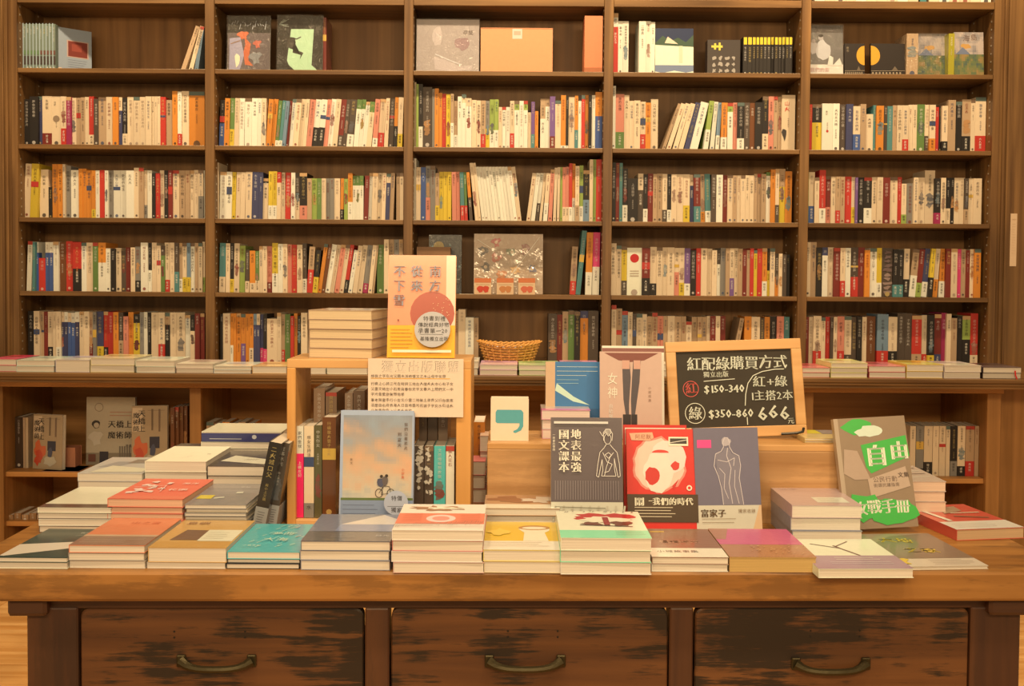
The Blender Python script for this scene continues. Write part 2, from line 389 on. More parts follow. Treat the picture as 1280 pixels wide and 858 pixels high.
def stand(desc, x0, x1, ytop, c, art, yb=None, Y=None, zb=None, T=.018, tilt=10, roll=0, yaw=0, spine='L', mt=None, sart=None,
          name='book', page=PAPER, extra=None, group=None, cat='book'):
    zb = TZ if zb is None else zb
    if Y is None: Y = onz((x0 + x1) / 2, yb, zb).y
    W = abs(at(x1, ytop, Y).x - at(x0, ytop, Y).x)
    t = R(tilt); H = .2
    for _ in range(6):
        p = at((x0 + x1) / 2, ytop, Y + H * math.sin(t)); H = (p.z - zb) / math.cos(t)
    o = make_book(W, H, T, c, art, sart, page, spine, mt, name, extra)
    xm = (at(x0, ytop, Y).x + at(x1, ytop, Y).x) / 2
    o.location = (xm, Y, zb + T * math.sin(t) + abs(math.sin(R(roll))) * W / 2 + .0005); o.rotation_euler = (-t, R(roll), R(yaw))
    tag(o, desc, cat, group)
    return o

# ------------------------------------------------------------------ levels
TY = 1.855                                   # front edge of the table
TZ = at(640, 716, TY).z                      # table top
SY = 4.10; SD = .237                         # bookcase front plane and depth
LY = 3.72                                    # ledge front
LZ = at(640, 470.5, LY).z
CY = 3.90                                    # cabinet face under the ledge
def X(px, Y=SY, py=190): return at(px, py, Y).x
def Z(py, Y=SY, px=640): return at(px, py, Y).z
SHZ = dict(T=Z(-2), A=Z(89), B=Z(184.5), C=Z(276), D=Z(368.5), E=LZ)
TH = .019
BX = [(X(22), X(256.3)), (X(268), X(504.6)), (X(516), X(754)), (X(765.6), X(1000)), (X(1011.5), X(1240))]

# ------------------------------------------------------------------ the room
flo = empty('floor', (0, 0, 0)); tag(flo, kind='structure')
q = MB(); q.box(-3.6, 3.6, .2, 4.43, -.06, -.0225); q.build('subfloor', FL, flo)
protos = []
for k in range(3):
    q = MB(); q.box(-.6, .6, -.0745, .0745, -.02, 0, bev=.0015); protos.append(q.build('plank', FL, flo))
used = 0
yy = .3; r_ = 0
while yy < 4.4:
    xx = -3.6 + (r_ * .43) % 1.2
    while xx < 3.6:
        o = protos[used] if used < 3 else protos[used % 3].copy()
        if used >= 3: COL.objects.link(o); o.parent = flo
        o.location = (xx, yy, -.0004 * (used % 3)); used += 1; xx += 1.2015
    yy += .15; r_ += 1
wb = boxpart('wall_back', PLAST, None, -3.6, 3.6, SY + .33, SY + .43, 0, 3.0); tag(wb, kind='structure')
# wooden wall panels that flank the bookcase, with their grooves
def flank(nm, xa, xb, sgn):
    t = boxpart(nm, SH_Z, None, min(xa, xb), max(xa, xb), SY + .006, SY + .3, LZ - .01, 2.92, bev=.002); tag(t, kind='structure')
    for k, d in enumerate((.012, .03)):
        p = boxpart('moulding', SH_Z, t, *(sorted((xa + sgn * d, xa + sgn * (d + .009)))), SY - .004, SY + .006, LZ, 2.92, bev=.0015)
flank('trim_1', X(14), X(14) - .9, -1); flank('trim_2', X(1249), X(1249) + .9, 1)
p = boxpart('wall_left_panel', CB_Z, None, X(14) - .9, X(-8, CY) - .03, CY + .012, SY + .3, 0, LZ - .045); tag(p, kind='structure'); p.name = 'trim_3'
p = boxpart('trim_4', CB_Z, None, X(1268, CY), X(1249) + .9, CY + .06, SY + .3, 0, LZ - .045); tag(p, kind='structure')

# ------------------------------------------------------------------ bookcase
bc = empty('bookcase', (0, SY, LZ)); tag(bc, 'tall dark brown wooden bookcase with five bays of shelves standing on the ledge', 'bookcase')
def bp_(name, m, *b, bev=.0015):
    q = MB(); q.box(*b, bev=bev); o = q.build(name, m, bc); o.matrix_parent_inverse = Matrix.Translation((0, -SY, -LZ)); return o
TOPZ = 2.92
panels = [(X(14.5), BX[0][0])] + [(BX[i][1], BX[i + 1][0]) for i in range(4)] + [(BX[4][1], X(1248.5))]
for i, (a, b_) in enumerate(panels):
    bp_('side_panel' if i in (0, 5) else 'divider', SH_Z, a, b_, SY, SY + SD + .01, LZ, TOPZ)
for i, (a, b_) in enumerate(BX):
    bp_('back_panel', BK_Z, a - .003, b_ + .003, SY + SD, SY + SD + .009, LZ, TOPZ, bev=0)
    for k in 'TABCD':
        z = SHZ[k]; bp_('shelf_board', SH_X, a + .0003, b_ - .0003, SY + .004, SY + SD, z - TH * (1.6 if k == 'T' else 1), z)
    bp_('bottom_rail', SH_X, a, b_, SY + SD - .02, SY + SD, LZ, LZ + .02)
q = MB()
for (a, b_) in BX:
    for sx in (a, b_):
        s = 1 if sx == a else -1
        for yy_ in (SY + .028, SY + SD - .05):
            zz = LZ + .06
            while zz < TOPZ:
                if all(abs(zz - SHZ[k] + .008) > .02 for k in 'TABCD'):
                    q.box(min(sx, sx + s * .0012), max(sx, sx + s * .0012), yy_ - .0035, yy_ + .0035, zz - .0035, zz + .0035)
                zz += .034
o = q.build('shelf_pin_socket', STEEL, bc); o.matrix_parent_inverse = Matrix.Translation((0, -SY, -LZ)); o['kind'] = 'stuff'

# ledge and cabinet below it
ledge = empty('ledge_counter', (0, LY, LZ)); tag(ledge, 'long brown wooden ledge running across under the bookcase shelves', 'counter')
inv = Matrix.Translation((0, -LY, -LZ))
for nm, b in (('counter_board', (-2.45, 2.42, LY, SY + .3, LZ - .016, LZ)), ('edge_moulding', (-2.45, 2.415, LY + .006, LY + .05, LZ - .028, LZ - .0165)),
              ('edge_moulding', (-2.45, 2.41, LY + .014, LY + .06, LZ - .04, LZ - .0285))):
    q = MB(); q.box(*b, bev=.003); o = q.build(nm, SH_X, ledge); o.matrix_parent_inverse = inv
cab = empty('base_cabinet', (0, CY, 0)); tag(cab, 'long open-fronted honey brown wooden cabinet under the ledge behind the table', 'cabinet')
inv = Matrix.Translation((0, -CY, 0))
def cp(name, m, *b, bev=.0015):
    q = MB(); q.box(*b, bev=bev); o = q.build(name, m, cab); o.matrix_parent_inverse = inv; return o
cz1 = LZ - .041; MSZ = Z(596, CY); LSZ = .245
cx0, cx1 = X(-16, CY), X(1262, CY)
cp('back_panel', CB_X, cx0, cx1, SY + .235, SY + .25, .1, cz1)
cp('apron_rail', CB_X, cx0, cx1, CY, CY + .02, cz1 - .035, cz1)
cdx = [X(-8, CY), X(243, CY), X(502, CY), X(762, CY), X(1015, CY), X(1250, CY)]
cp('toe_board', CB_X, cx0, cx1, CY + .05, CY + .07, 0, .1)
for i, x in enumerate(cdx):
    h = .019 if 0 < i < 5 else .024
    cp('upright', CB_Z, x - h, x + h, CY + .021, SY + .234, .1, cz1)
    cp('stile', CB_Z, x - h - .004, x + h + .004, CY, CY + .0205, 0, cz1 - .0355)
for i in range(5):
    for z in (MSZ, LSZ): cp('shelf_board', CB_X, cdx[i] + .025, cdx[i + 1] - .025, CY + .022, SY + .234, z - .02, z)
cp('base_board', CB_X, cx0, cx1, CY + .0, SY + .25, .08, .1)

# ------------------------------------------------------------------ spines on the shelves, read off the photograph shelf by shelf
# entry: left edge, top edge (crop pixels), main colour, [colour + start of the foot band], [/lean]; '-' is a gap
ROWS = {
 'A0': (0, 0, 392, '1018 148 T/84;1044 -;1062 148 C/66;1086 -;1096 150 H/34;1118 -;1155'),
 'B0': (0, 0, 808, '137 560 K;168 545 K;215 545 N;240 543 C m740;293 545 C;345 545 C R715;375 548 Q;403 553 C;432 553 T;457 550 T;480 548 C;503 545 R C748;530 558 D;557 550 T;600 548 C;635 548 O;668 550 C N620;690 553 K C740;720 548 C;755 548 C;790 548 C;822 545 C;855 545 C;872 545 C;888 545 C;905 548 R;935 565 T;973 515 O;1003 518 W R740;1025 515 C;1067 518 O;1155'),
 'C0': (0, 180, 415, '133 112 C/14;168 112 Y/14;225 145 C;275 245 K;297 115 O;328 115 O;355 115 C;370 125 E;402 148 W;445 140 O;468 140 O;490 150 O;518 150 O Y365;540 150 W;563 148 R;592 150 W;612 150 E;640 150 W;680 150 W;712 150 W;757 135 C;785 135 T;812 150 C E340;833 150 W;858 165 K;878 165 R;903 150 C;928 150 K;950 150 m;974 150 C;1012 150 T;1047 150 T;1072 150 C;1097 148 C;1120 148 C E290;1147 150 W;1157'),
 'D0': (0, 180, 832, '150 550 W/10;182 555 A/5;202 555 W B615;220 645 R;258 555 W B615;280 555 W B615;302 553 W;333 555 M;375 550 R;412 555 R K705;460 558 W;490 558 C;525 558 G;555 558 O W670;598 590 W;625 592 K;652 588 C;685 605 D;712 585 m;738 585 C;763 580 E K770;795 558 W;835 560 K W712;858 558 C;885 575 C;908 575 D G630;930 558 C R765;960 558 C;985 560 D A720;1010 560 T W760;1030 560 C Y750;1055 560 H Y750;1075 560 W;1100 560 T;1120 560 C;1143 553 C L750;1157'),
 'E0': (0, 340, 600, '160 222 K;192 222 C;225 225 T;250 225 m;272 225 C K430;300 225 C;318 225 C W430;345 228 C N285;365 228 W N285;385 232 C B285;403 232 W B290;425 228 W N285;450 225 C;475 225 C;505 228 T m410;525 228 E;545 225 N Y425;585 225 R K430;612 228 R;640 228 O;670 230 D T390;697 252 S;725 228 O;755 240 K Y290;790 228 E;812 228 W;832 230 K;855 230 C;895 230 C R410;930 232 T K300;960 230 C;998 230 C;1045 245 W;1075 245 K C335;1100 235 m;1128 235 m;1155'),
 'B1': (255, 0, 815, '85 565 K B690/8;112 555 O/8;140 555 G Y720/8;168 555 C/8;195 555 W/6;228 555 W/4;268 555 W/4;300 555 W/4;322 555 C/4;348 560 O/18;375 560 O/20;400 568 G W780/22;420 568 A W780/24;438 570 H/24;458 570 m/24;478 560 W/22;500 560 C/22;530 560 C/22;555 560 C/22;575 562 S/25;606 562 W K710/25;640 562 W K710/25;672 562 S/25;695 560 W/25;722 560 C/25;750 562 m D750/25;780 562 D/25;802 562 D W745/25;842 562 G W612/22;870 562 G W612/22;892 575 W/22;915 575 G C630/22;948 560 S W765/18;980 560 C R735/14;1015 555 C/12;1037 555 D/12;1068 550 O K700/10;1090 550 C Y740/8;1118'),
 'C1': (255, 180, 430, '58 105 C;83 -;88 158 W/5;125 158 W/5;155 160 Y/6;178 160 C/8;203 160 C/8;232 158 C/6;268 158 N/6;305 160 N/6;330 195 K C222/5;362 155 Y W350/4;385 155 Y W350/4;410 160 R C220/3;435 162 C;458 162 R/4;490 162 W/2;515 165 D C308;540 165 K S350;582 195 T;608 195 L;638 195 G;662 195 C;688 195 E;710 195 E;735 195 C;768 195 O K370/4;790 198 L;812 165 O W328;838 180 G W235;858 180 G W235;878 180 G W235;900 180 m/8;925 165 W/8;945 165 C/8;975 165 C/8;1000 165 C/8;1022 168 C N220/10;1045 165 T/10;1068 -;1085 165 T;1105 165 C;1125'),
 'D1': (255, 180, 845, '85 560 A C755/6;122 562 C/3;145 560 K Y768/3;168 562 C/4;198 575 L/5;232 598 D C780/3;258 603 O C790;290 605 G C775;312 578 C;332 578 C;355 578 S m785;385 560 Y W735;418 565 W;445 565 C;470 568 S;495 570 R;525 570 C;555 562 D W765;580 580 T R712/16;612 600 K Y755/22;640 565 O/40;662 568 M/42;682 568 W/42;710 570 C/42;735 570 S/40;762 570 C/40;787 570 R K770/40;812 600 W/36;837 575 C/34;865 572 C/32;895 572 E Q790/30;925 572 C/28;950 572 T/26;976 570 G;1015 540 C;1042 540 T;1072 540 E;1100 540 T;1122'),
 'E1': (250, 340, 600, '115 240 K;130 235 C;170 235 O W415/3;188 235 O/2;205 235 O;232 238 O V405;258 238 O;278 238 O C430;302 238 H N300;320 238 C N300;338 240 N P430;358 240 K P435;378 265 C;435 232 C;458 240 T R440;480 240 G;510 250 R;530 235 O;550 250 K;570 232 C;605'),
 'B2': (505, 0, 830, '52 465 C;68 475 L;82 475 K W710;105 492 D;158 502 E;172 500 O;195 525 O;215 530 R;237 532 Y;262 530 T W690;280 570 T W755;302 545 W;325 532 C W580;350 555 C W600;380 565 C;408 568 C;432 568 T R750;460 570 E Y720;482 562 L W728;510 562 L W728;533 605 C;552 605 W;575 605 W;597 570 C R745;622 570 L W620;650 570 W;674 570 L W620;697 635 C;717 575 V A750;737 628 O;757 -;768 558 T W665;797 558 T W600;822 545 V m760;852 568 C;884 538 O W810;912 545 K W810;927 548 C;962 540 O A725;982 538 K W570;1000 538 R;1020 538 O;1040 538 K;1058 538 W;1078 520 O B650;1116'),
 'C2': (505, 180, 430, '46 82 W;68 132 C;94 132 B;122 125 E S300;148 125 E;176 165 T Y345;198 158 Y;222 158 Y;246 158 Y;272 158 S/-5;296 158 S/-5;320 160 A R345/-8;344 160 G R345/-10;370 160 O D300/-20;402 108 C/-34;422 108 C/-34;440 130 W/-38;458 130 W/-38;476 130 W/-38;494 130 W/-38;512 130 W/-38;530 130 W/-38;548 130 W/-38;566 130 W/-38;584 130 W/-38;602 130 W/-38;620 130 W/-38;640 130 C/-38;664 -;690 165 C/32;715 165 W/30;740 165 W D330/28;762 165 C/24;784 165 C W330/18;812 145 S/14;840 135 C/8;862 132 C/3;880 132 L;893 132 S C350;912 130 S C350;930 110 R W350;948 112 O W300;965 125 C T340;988 122 L W345;1010 150 K H310;1045 88 C;1065 88 L;1082 88 R;1113'),
 'D2': (505, 180, 845, '935 580 T R770/12;968 490 A/34;1022 500 O W720/7;1060 500 P W690/5;1100'),
 'E2': (500, 340, 600, '308 222 T;328 212 C;368 258 W;415 260 T;442 -;835 240 D;885 242 m;915 225 T;948 220 G;982 225 K;1015 222 N O260;1060 222 D;1118'),
 'A3': (755, 0, 410, '47 75 W R150;78 120 W;105 120 W;137 -;195 120 W;235 120 W;262 125 W;286 -;783 208 K;808 208 K;835 208 K;856 208 K;876 208 K;897 208 K;918 208 K;939 208 K;960 208 K;981 208 K;1001 208 K;1022 208 K;1042 208 K;1062'),
 'B3': (755, 0, 835, '42 485 W;64 532 S G738;112 537 C;140 570 C;168 568 C;203 575 C R750;233 580 O;262 560 C;303 -;326 585 T/86;350 585 C/80;386 585 C/70;418 585 C/66;450 580 N/62;482 578 W/60;528 -;560 570 L W725/32;596 575 W/22;628 580 H W755/14;658 580 O W765/4;695 582 L W630;725 580 S;750 580 K W770;790 580 D;820 582 M;850 578 K;892 545 K C745;925 545 S;955 545 T;977 548 T;1000 537 C;1076'),
 'C3': (755, 180, 440, '42 105 K;65 108 m;85 108 A;103 140 K W345;132 195 K;190 168 C D260;220 172 K W365;245 168 m;275 170 T;298 168 T;328 170 C D370;355 172 K W370;378 172 C;408 172 C;445 172 C Y345;482 175 C N235;508 172 m A350/-5;545 172 T O380/-5;572 170 A W375/-8;603 172 D;632 175 W;668 178 m;695 175 C;725 178 T;748 178 C;770 178 C;795 178 C;818 178 C;843 170 T;862 170 T;885 170 T;912 160 G W180;938 145 O;965 142 C D340;986 142 T Y240;1020 155 O;1058'),
 'D3': (755, 180, 858, '32 562 C;68 575 C;97 580 Y D775;128 587 W;212 588 m K760;258 582 C K790;295 585 C;328 585 C;356 585 C;395 588 C S725;422 588 C Y785;452 590 V W790;485 600 K;518 590 R;545 590 C;580 592 C;608 600 C;635 600 D W680;655 588 E;685 590 T;708 590 C V758;732 590 C;755 592 T;780 598 m;803 600 T;822 590 R;843 600 Y;862 592 R;890 590 O W775;918 590 K Y715;935 590 C;962 620 D O750;985 620 C;1005 625 D;1028 625 K;1046'),
 'E3': (750, 340, 600, '62 188 C;90 208 T;122 222 H;155 228 C;182 238 D;203 238 C;237 240 C;262 252 T;292 232 T;322 250 S;355 250 T;380 250 C;420 252 T;455 252 T;483 282 C;515 255 T;548 255 T;572 255 T;600 250 C;620 250 m;650 250 C;676 250 m;705 -;738 262 T/46;762 -;812 252 O;852 255 C;900 262 D;925 255 O;955 252 K;995 252 S;1035 255 A;1066'),
 'B4': (1000, 0, 848, '48 590 R;66 590 K Y690;122 585 W;182 585 W;220 590 D;258 588 N;298 600 C B755;338 588 T;370 645 C;410 595 A;428 597 O;470 600 D;490 600 A;520 595 T;545 595 C;575 595 C R780;610 592 C;632 592 C;658 590 G;700 592 C D760;728 592 C O775;762 605 R;780 600 K;798 598 C K790;832 565 T;875 575 K;910 562 T K760;960 560 C;985 550 C R758;1045'),
 'C4': (1000, 180, 455, '35 160 L;46 160 C B355;80 190 C;106 148 R W368;142 182 m S360;172 185 C;200 185 T R380;224 185 T;250 185 R;287 188 C Y360;310 190 V;324 190 K;358 190 K W365;402 188 C;432 188 C;465 190 m;505 188 C;547 188 R;570 225 C L400;598 222 E;638 190 C;665 190 C;700 150 C;757 195 K Q390;792 192 C;820 192 K C365;845 192 K;867 192 C;895 192 C;925 195 D T370;948 195 C;975 195 C;1022'),
 'D4': (1000, 180, 858, '28 555 C;57 555 T;90 585 K;122 585 N W630;153 585 C;187 588 m;225 588 C R770;253 588 W;283 585 D R748;325 585 m;362 600 O;392 590 W;430 588 Y W780;458 588 D;522 595 K A790;552 598 K A790;580 592 C K760/4;612 595 T W740/22;650 595 m L780/22;680 592 N W775/22;720 592 Y K750/18;747 592 C O760/16;780 592 O W770/8;820 592 m;850 592 C;885 595 P;905 595 T;932 600 m;955 595 C;980 595 O;1017'),
 'E4': (1000, 340, 600, '22 255 m;47 255 C;72 250 C R430;117 258 C;140 255 R;168 258 D;187 255 C;207 252 S R430;247 252 C D450;287 255 D;318 252 K;347 255 C;373 252 M;422 -;432 240 H R428;495 255 C K430;545 235 D;587 235 D;628 248 R T445;683 245 C R445;718 245 K Y450;755 240 m N445;793 232 Q;823 238 C;850 262 T;882 250 K;912 250 L K370;958 235 R C448;1000'),
}
BAYN = ['leftmost bay', 'left-centre bay', 'middle bay', 'right-centre bay', 'rightmost bay']
ROWN = dict(A='top shelf', B='second shelf down', C='third shelf down', D='fourth shelf down', E='lowest row')
LIGHTC = set('WCTYLHSOE')
def spine_into(mb, T, H, c, band, seed, black_gold=False, special=None):
    """spine face at y=0 with lettering, local x -T/2..T/2"""
    rn = random.Random(seed); k = rn.uniform(.9, 1.08); cc = tuple(min(.9, v * k) for v in col(c))
    D = .128
    mb.box(-T / 2, T / 2, 0, .0012, 0, H, cc); mb.box(-T / 2, -T / 2 + .001, .0012, D, 0, H, cc); mb.box(T / 2 - .001, T / 2, .0012, D, 0, H, cc)
    A = Art(mb, (-T / 2, 0, 0), (1, 0, 0), (0, 0, 1), (0, -1, 0), T, H, 0, .0006)
    r9 = rn.random()
    if not special and not black_gold and T > .014:
        if r9 < .16: A.rect(0, .93, 1, 1, rn.choice([(200, 150, 90), (120, 90, 60), (180, 60, 40), (90, 100, 80)]))
        elif r9 < .30:
            v0 = rn.uniform(.25, .5); pc = rn.choice([(150, 110, 80), (110, 120, 110), (190, 130, 70), (130, 60, 44), (96, 88, 78)])
            for k in range(5): A.blob(.5, v0 + k * .045, .36, mixc(pc, CC[c], rn.random() * .5), .45, 8, seed + k, .04)
        elif r9 < .36: A.rect(0, rn.uniform(.5, .6), 1, rn.uniform(.62, .7), rn.choice([(190, 50, 36), (60, 70, 90), (210, 160, 60)]))
    ink = rn.choice([(45, 35, 28), (60, 45, 35), (30, 24, 20), (120, 40, 25), (50, 60, 80)] if c in LIGHTC else [(238, 215, 175), (225, 200, 160), (238, 215, 175), (215, 175, 90)])
    if c in 'WC' and rn.random() < .3: ink = (150, 120, 90)
    b0 = CC[c]; ink = tuple(ink[q] * .72 + b0[q] * .28 for q in range(3))
    top = rn.uniform(.03, .12)
    lim = (band[1] if band else 0) + .04
    sz = min(T * rn.uniform(.42, .64), TXT[0]); n = int((1 - top - lim) * H / (sz * 1.12)); n = max(1, min(n, rn.choice([3, 4, 5, 6, 8])))
    if black_gold:
        A.rect(.12, .8, .88, .985, (235, 190, 40)); top = .26; sz = T * .5; n = 6
    if not (special and special.__name__ == 'solo'): A.text(''.join(rn.choice(CJ) for _ in range(n)), .5 - sz / 2 / T, 1 - top, sz, ink, True, 1.1, rnd=rn)
    used = top + n * sz * 1.1 / H
    if used < .55 and T > .016 and rn.random() < .6:
        s2 = sz * .55; A.text(''.join(rn.choice(CJ) for _ in range(5)), .5 - s2 / 2 / T, 1 - used - .06, s2, ink, True, 1.1, rnd=rn)
    if special: special(A)
    if not band and rn.random() < .55: A.disc(.5, .06, .22, ink, n=8)
    return A
def band_into(mb, T, bh, bc_, seed):
    rn = random.Random(seed + 5); e = .0007; cc = col(bc_)
    mb.box(-T / 2 - .0001, T / 2 + .0001, -e, .03, .0004, bh, cc)
    A = Art(mb, (-T / 2, -e, 0), (1, 0, 0), (0, 0, 1), (0, -1, 0), T, bh, 0, .0006)
    ink = (50, 38, 30) if bc_ in LIGHTC else (238, 215, 175); sz = min(T * .5, .011); n = max(1, min(4, int(bh * .7 / (sz * 1.1))))
    A.text(''.join(rn.choice(CJ) for _ in range(n)), .5 - sz / 2 / T, .88, sz, ink, True, 1.1, rnd=rn)
def sp(f):
    def solo(A): f(A)
    return solo
SPECIAL = {('D3', 128): sp(lambda A: (A.rect(0, 0, 1, 1, (236, 220, 186)), A.disc(.5, .78, .3, (196, 34, 30)), lines0(A))), ('B3', 1000): sp(lambda A: (A.text('山火', .2, .9, .022, (196, 60, 44), True, 1.1, jit=.1), A.blob(.2, .3, .2, (60, 50, 40), .4, 9, 3, .1))),
 ('B0', 293): sp(lambda A: (A.disc(.5, .55, .36, (150, 120, 84)), A.text('日記', .25, .9, .009, (90, 70, 50), True))), ('B4', 122): sp(lambda A: (A.disc(.5, .42, .12, (190, 60, 44)), A.text('散記', .32, .85, .009, (110, 90, 60), True))),
 ('D4', 458): sp(lambda A: [A.blob(.5, .1 + .09 * k, .34, (150, 120, 96) if k < 5 else (110, 84, 70), .5, 9, k, .035) for k in range(10)])}
def lines0(A):
    for k in range(3): A.rect(.2, .5 - k * .05, .8, .52 - k * .05, (190, 160, 120))
items = []
for key, (ox, oy, base, data) in ROWS.items():
    row, bay = key[0], int(key[1]); ents = data.split(';'); zs = SHZ[row]; prev = None; seq = []
    for i in range(len(ents) - 1):
        p = ents[i].split(' ')
        if p[1] == '-': continue
        lean = 0
        if '/' in ents[i]: lean = float(ents[i].split('/')[1]); p = ents[i].split('/')[0].split(' ')
        x0, x1 = float(p[0]), float(ents[i + 1].split(' ')[0]); ytop = float(p[1])
        s = 4.515; Yb = SY + .05 + .004 * (hash(str((key, i))) % 1) + random.Random(i * 31 + bay).uniform(-.006, .012)
        pyt = oy + ytop / s; pyb = oy + base / s
        if row == 'E': pyb = 455.
        a = at(ox + x0 / s, pyb, Yb); b_ = at(ox + x1 / s, pyb, Yb); top = at(ox + (x0 + x1) / 2 / s, pyt, Yb)
        hh = (base - ytop) if row != 'E' else (455 - pyt) * s
        ang = math.atan(lean / hh) if lean else 0
        gap = x1 - x0
        if i + 1 < len(ents) - 1 and ents[i + 1].split(' ')[1][0] != '-' or (i + 1 < len(ents) - 1 and '/' in ents[i + 1]):
            nl = float(ents[i + 1].split('/')[1]) if '/' in ents[i + 1] else 0
            gap = min(gap, gap + (nl - lean))
        gap = max(gap, 9)
        Wd = (b_.x - a.x) * gap / (x1 - x0); T = Wd * math.cos(ang) - .0005; H = (top.z - zs) / math.cos(ang)
        if ang: H -= T * abs(math.tan(ang)) * .5
        band = (p[3][0], 1 - (float(p[3][1:]) - ytop) / (hh)) if len(p) > 3 else None
        seq.append(dict(sp=SPECIAL.get((key, int(x0))), key=key, row=row, bay=bay, x=a.x + Wd / 2, y=Yb, z=zs, T=T, H=H, ang=ang, c=p[2], band=band, seed=int(x0) * 13 + bay * 7 + ord(row), area=(x1 - x0) * hh / 20,
                        px0=ox + x0 / s, px1=ox + x1 / s))
    n = len(seq)
    for j, d in enumerate(seq):
        d['n'] = n; d['j'] = j
    # a leaning book after an upright one must not cut into it: handled by the base gaps of the photograph
    items += seq
def hidden(d): # mostly behind the table display
    return d['row'] == 'E' and d['px0'] > 768 and d['px1'] < 1003
ranked = sorted(items, key=lambda d: -(d['area'] * (.35 if d['row'] == 'E' else 1)))
single = set(id(d) for d in ranked[:225])
rest = MB()
for d in items:
    T, H = d['T'], d['H']; bg_ = d['key'] == 'A3' and d['c'] == 'K'
    z = d['z'] + abs(math.sin(d['ang'])) * T / 2 + .0003
    if id(d) not in single:
        q = MB(); spine_into(q, T, H, d['c'], d['band'], d['seed'], bg_, d['sp'])
        if d['band']: band_into(q, T, H * d['band'][1], d['band'][0], d['seed'])
        q.box(-T / 2 + .001, T / 2 - .001, .0012, .1275, .001, H - .0015, col(PAPER))
        M = Matrix.Translation((d['x'], d['y'], z)) @ Matrix.Rotation(d['ang'], 4, 'Y')
        n0 = len(rest.v); rest.v += [tuple(M @ Vector(v)) for v in q.v]; rest.f += [tuple(n0 + i for i in f) for f in q.f]; rest.c += q.c; rest.m += q.m
        continue
    q = MB(); spine_into(q, T, H, d['c'], d['band'], d['seed'], bg_, d['sp'])
    o = q.build('book', PR, None, (d['x'], d['y'], z), (0, d['ang'], 0))
    q = MB(); q.box(-T / 2 + .001, T / 2 - .001, .0012, .1275, .001, H - .0015, col(PAPER)); q.build('page_block', PG, o)
    if d['band']:
        q = MB(); band_into(q, T, H * d['band'][1], d['band'][0], d['seed']); q.build('paper_band', PR, o)
    j, n = d['j'], d['n']
    if n - j < j: pos = (ORD[n - j] + ' from the right') if n - j > 1 else 'last on the right'
    else: pos = (ORD[j + 1] + ' from the left') if j else 'first on the left'
    thick = 'thick ' if T > .048 else ('thin ' if T < .0165 else '')
    desc = f"{thick if not d['band'] else ''}{CW[d['c']]} book" + (f" with {CW[d['band'][0]]} foot" if d['band'] else '')
    if bg_: desc = 'thin black book with yellow top'
    tag(o, f"{desc}, {pos}, {ROWN[d['row']]}, {BAYN[d['bay']]}", 'book', f"books on the {ROWN[d['row']]} of the {BAYN[d['bay']]}")
if rest.v:
    o = rest.build('shelved_books', PR); tag(o, 'remaining narrow book spines standing among the others on the bookcase shelves', 'books', None, 'stuff')
# ------------------------------------------------------------------ table
TYAW = R(1.3)
tb = empty('table', (0, TY, 0), (0, 0, TYAW)); tag(tb, 'long heavy worn wooden table with three dark drawers, in front of the ledge', 'table')
def tp(name, m, *b, bev=.003, par=None):
    q = MB(); q.box(*b, bev=bev); return q.build(name, m, par or tb)
TL, TR = -1.09, 1.12
tp('table_top', TT, TL, TR, 0, .97, TZ - .057, TZ, bev=.005)
q = MB(); q.box(TL, TL + .176, .006, .9, TZ - .0515, TZ - .0575, bev=0)
bl, br_ = (38 - 640) / 640., (1292 - 640) / 640.
yb_ = .035
def tx(px): return (px - 640) / F * (TY + yb_)
zt1 = TZ - .058
for nm, a, b_ in (('front_post', tx(37), tx(100)), ('front_post', tx(1230), tx(1294))):
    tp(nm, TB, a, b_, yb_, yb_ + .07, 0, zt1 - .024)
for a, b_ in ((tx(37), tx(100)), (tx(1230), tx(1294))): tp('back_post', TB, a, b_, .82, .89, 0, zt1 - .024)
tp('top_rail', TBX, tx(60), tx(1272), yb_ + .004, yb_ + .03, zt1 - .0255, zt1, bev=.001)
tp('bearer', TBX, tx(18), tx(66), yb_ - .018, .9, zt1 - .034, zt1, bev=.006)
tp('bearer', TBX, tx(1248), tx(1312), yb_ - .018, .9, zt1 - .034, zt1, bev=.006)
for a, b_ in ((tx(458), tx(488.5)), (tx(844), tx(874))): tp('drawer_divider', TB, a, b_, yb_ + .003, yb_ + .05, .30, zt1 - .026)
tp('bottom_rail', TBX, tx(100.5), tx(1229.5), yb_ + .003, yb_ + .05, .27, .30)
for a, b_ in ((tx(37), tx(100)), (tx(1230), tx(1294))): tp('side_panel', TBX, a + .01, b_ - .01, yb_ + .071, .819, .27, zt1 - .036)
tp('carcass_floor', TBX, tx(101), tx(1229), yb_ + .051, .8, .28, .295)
zd1 = TZ - .057 - .029; zd0 = .305
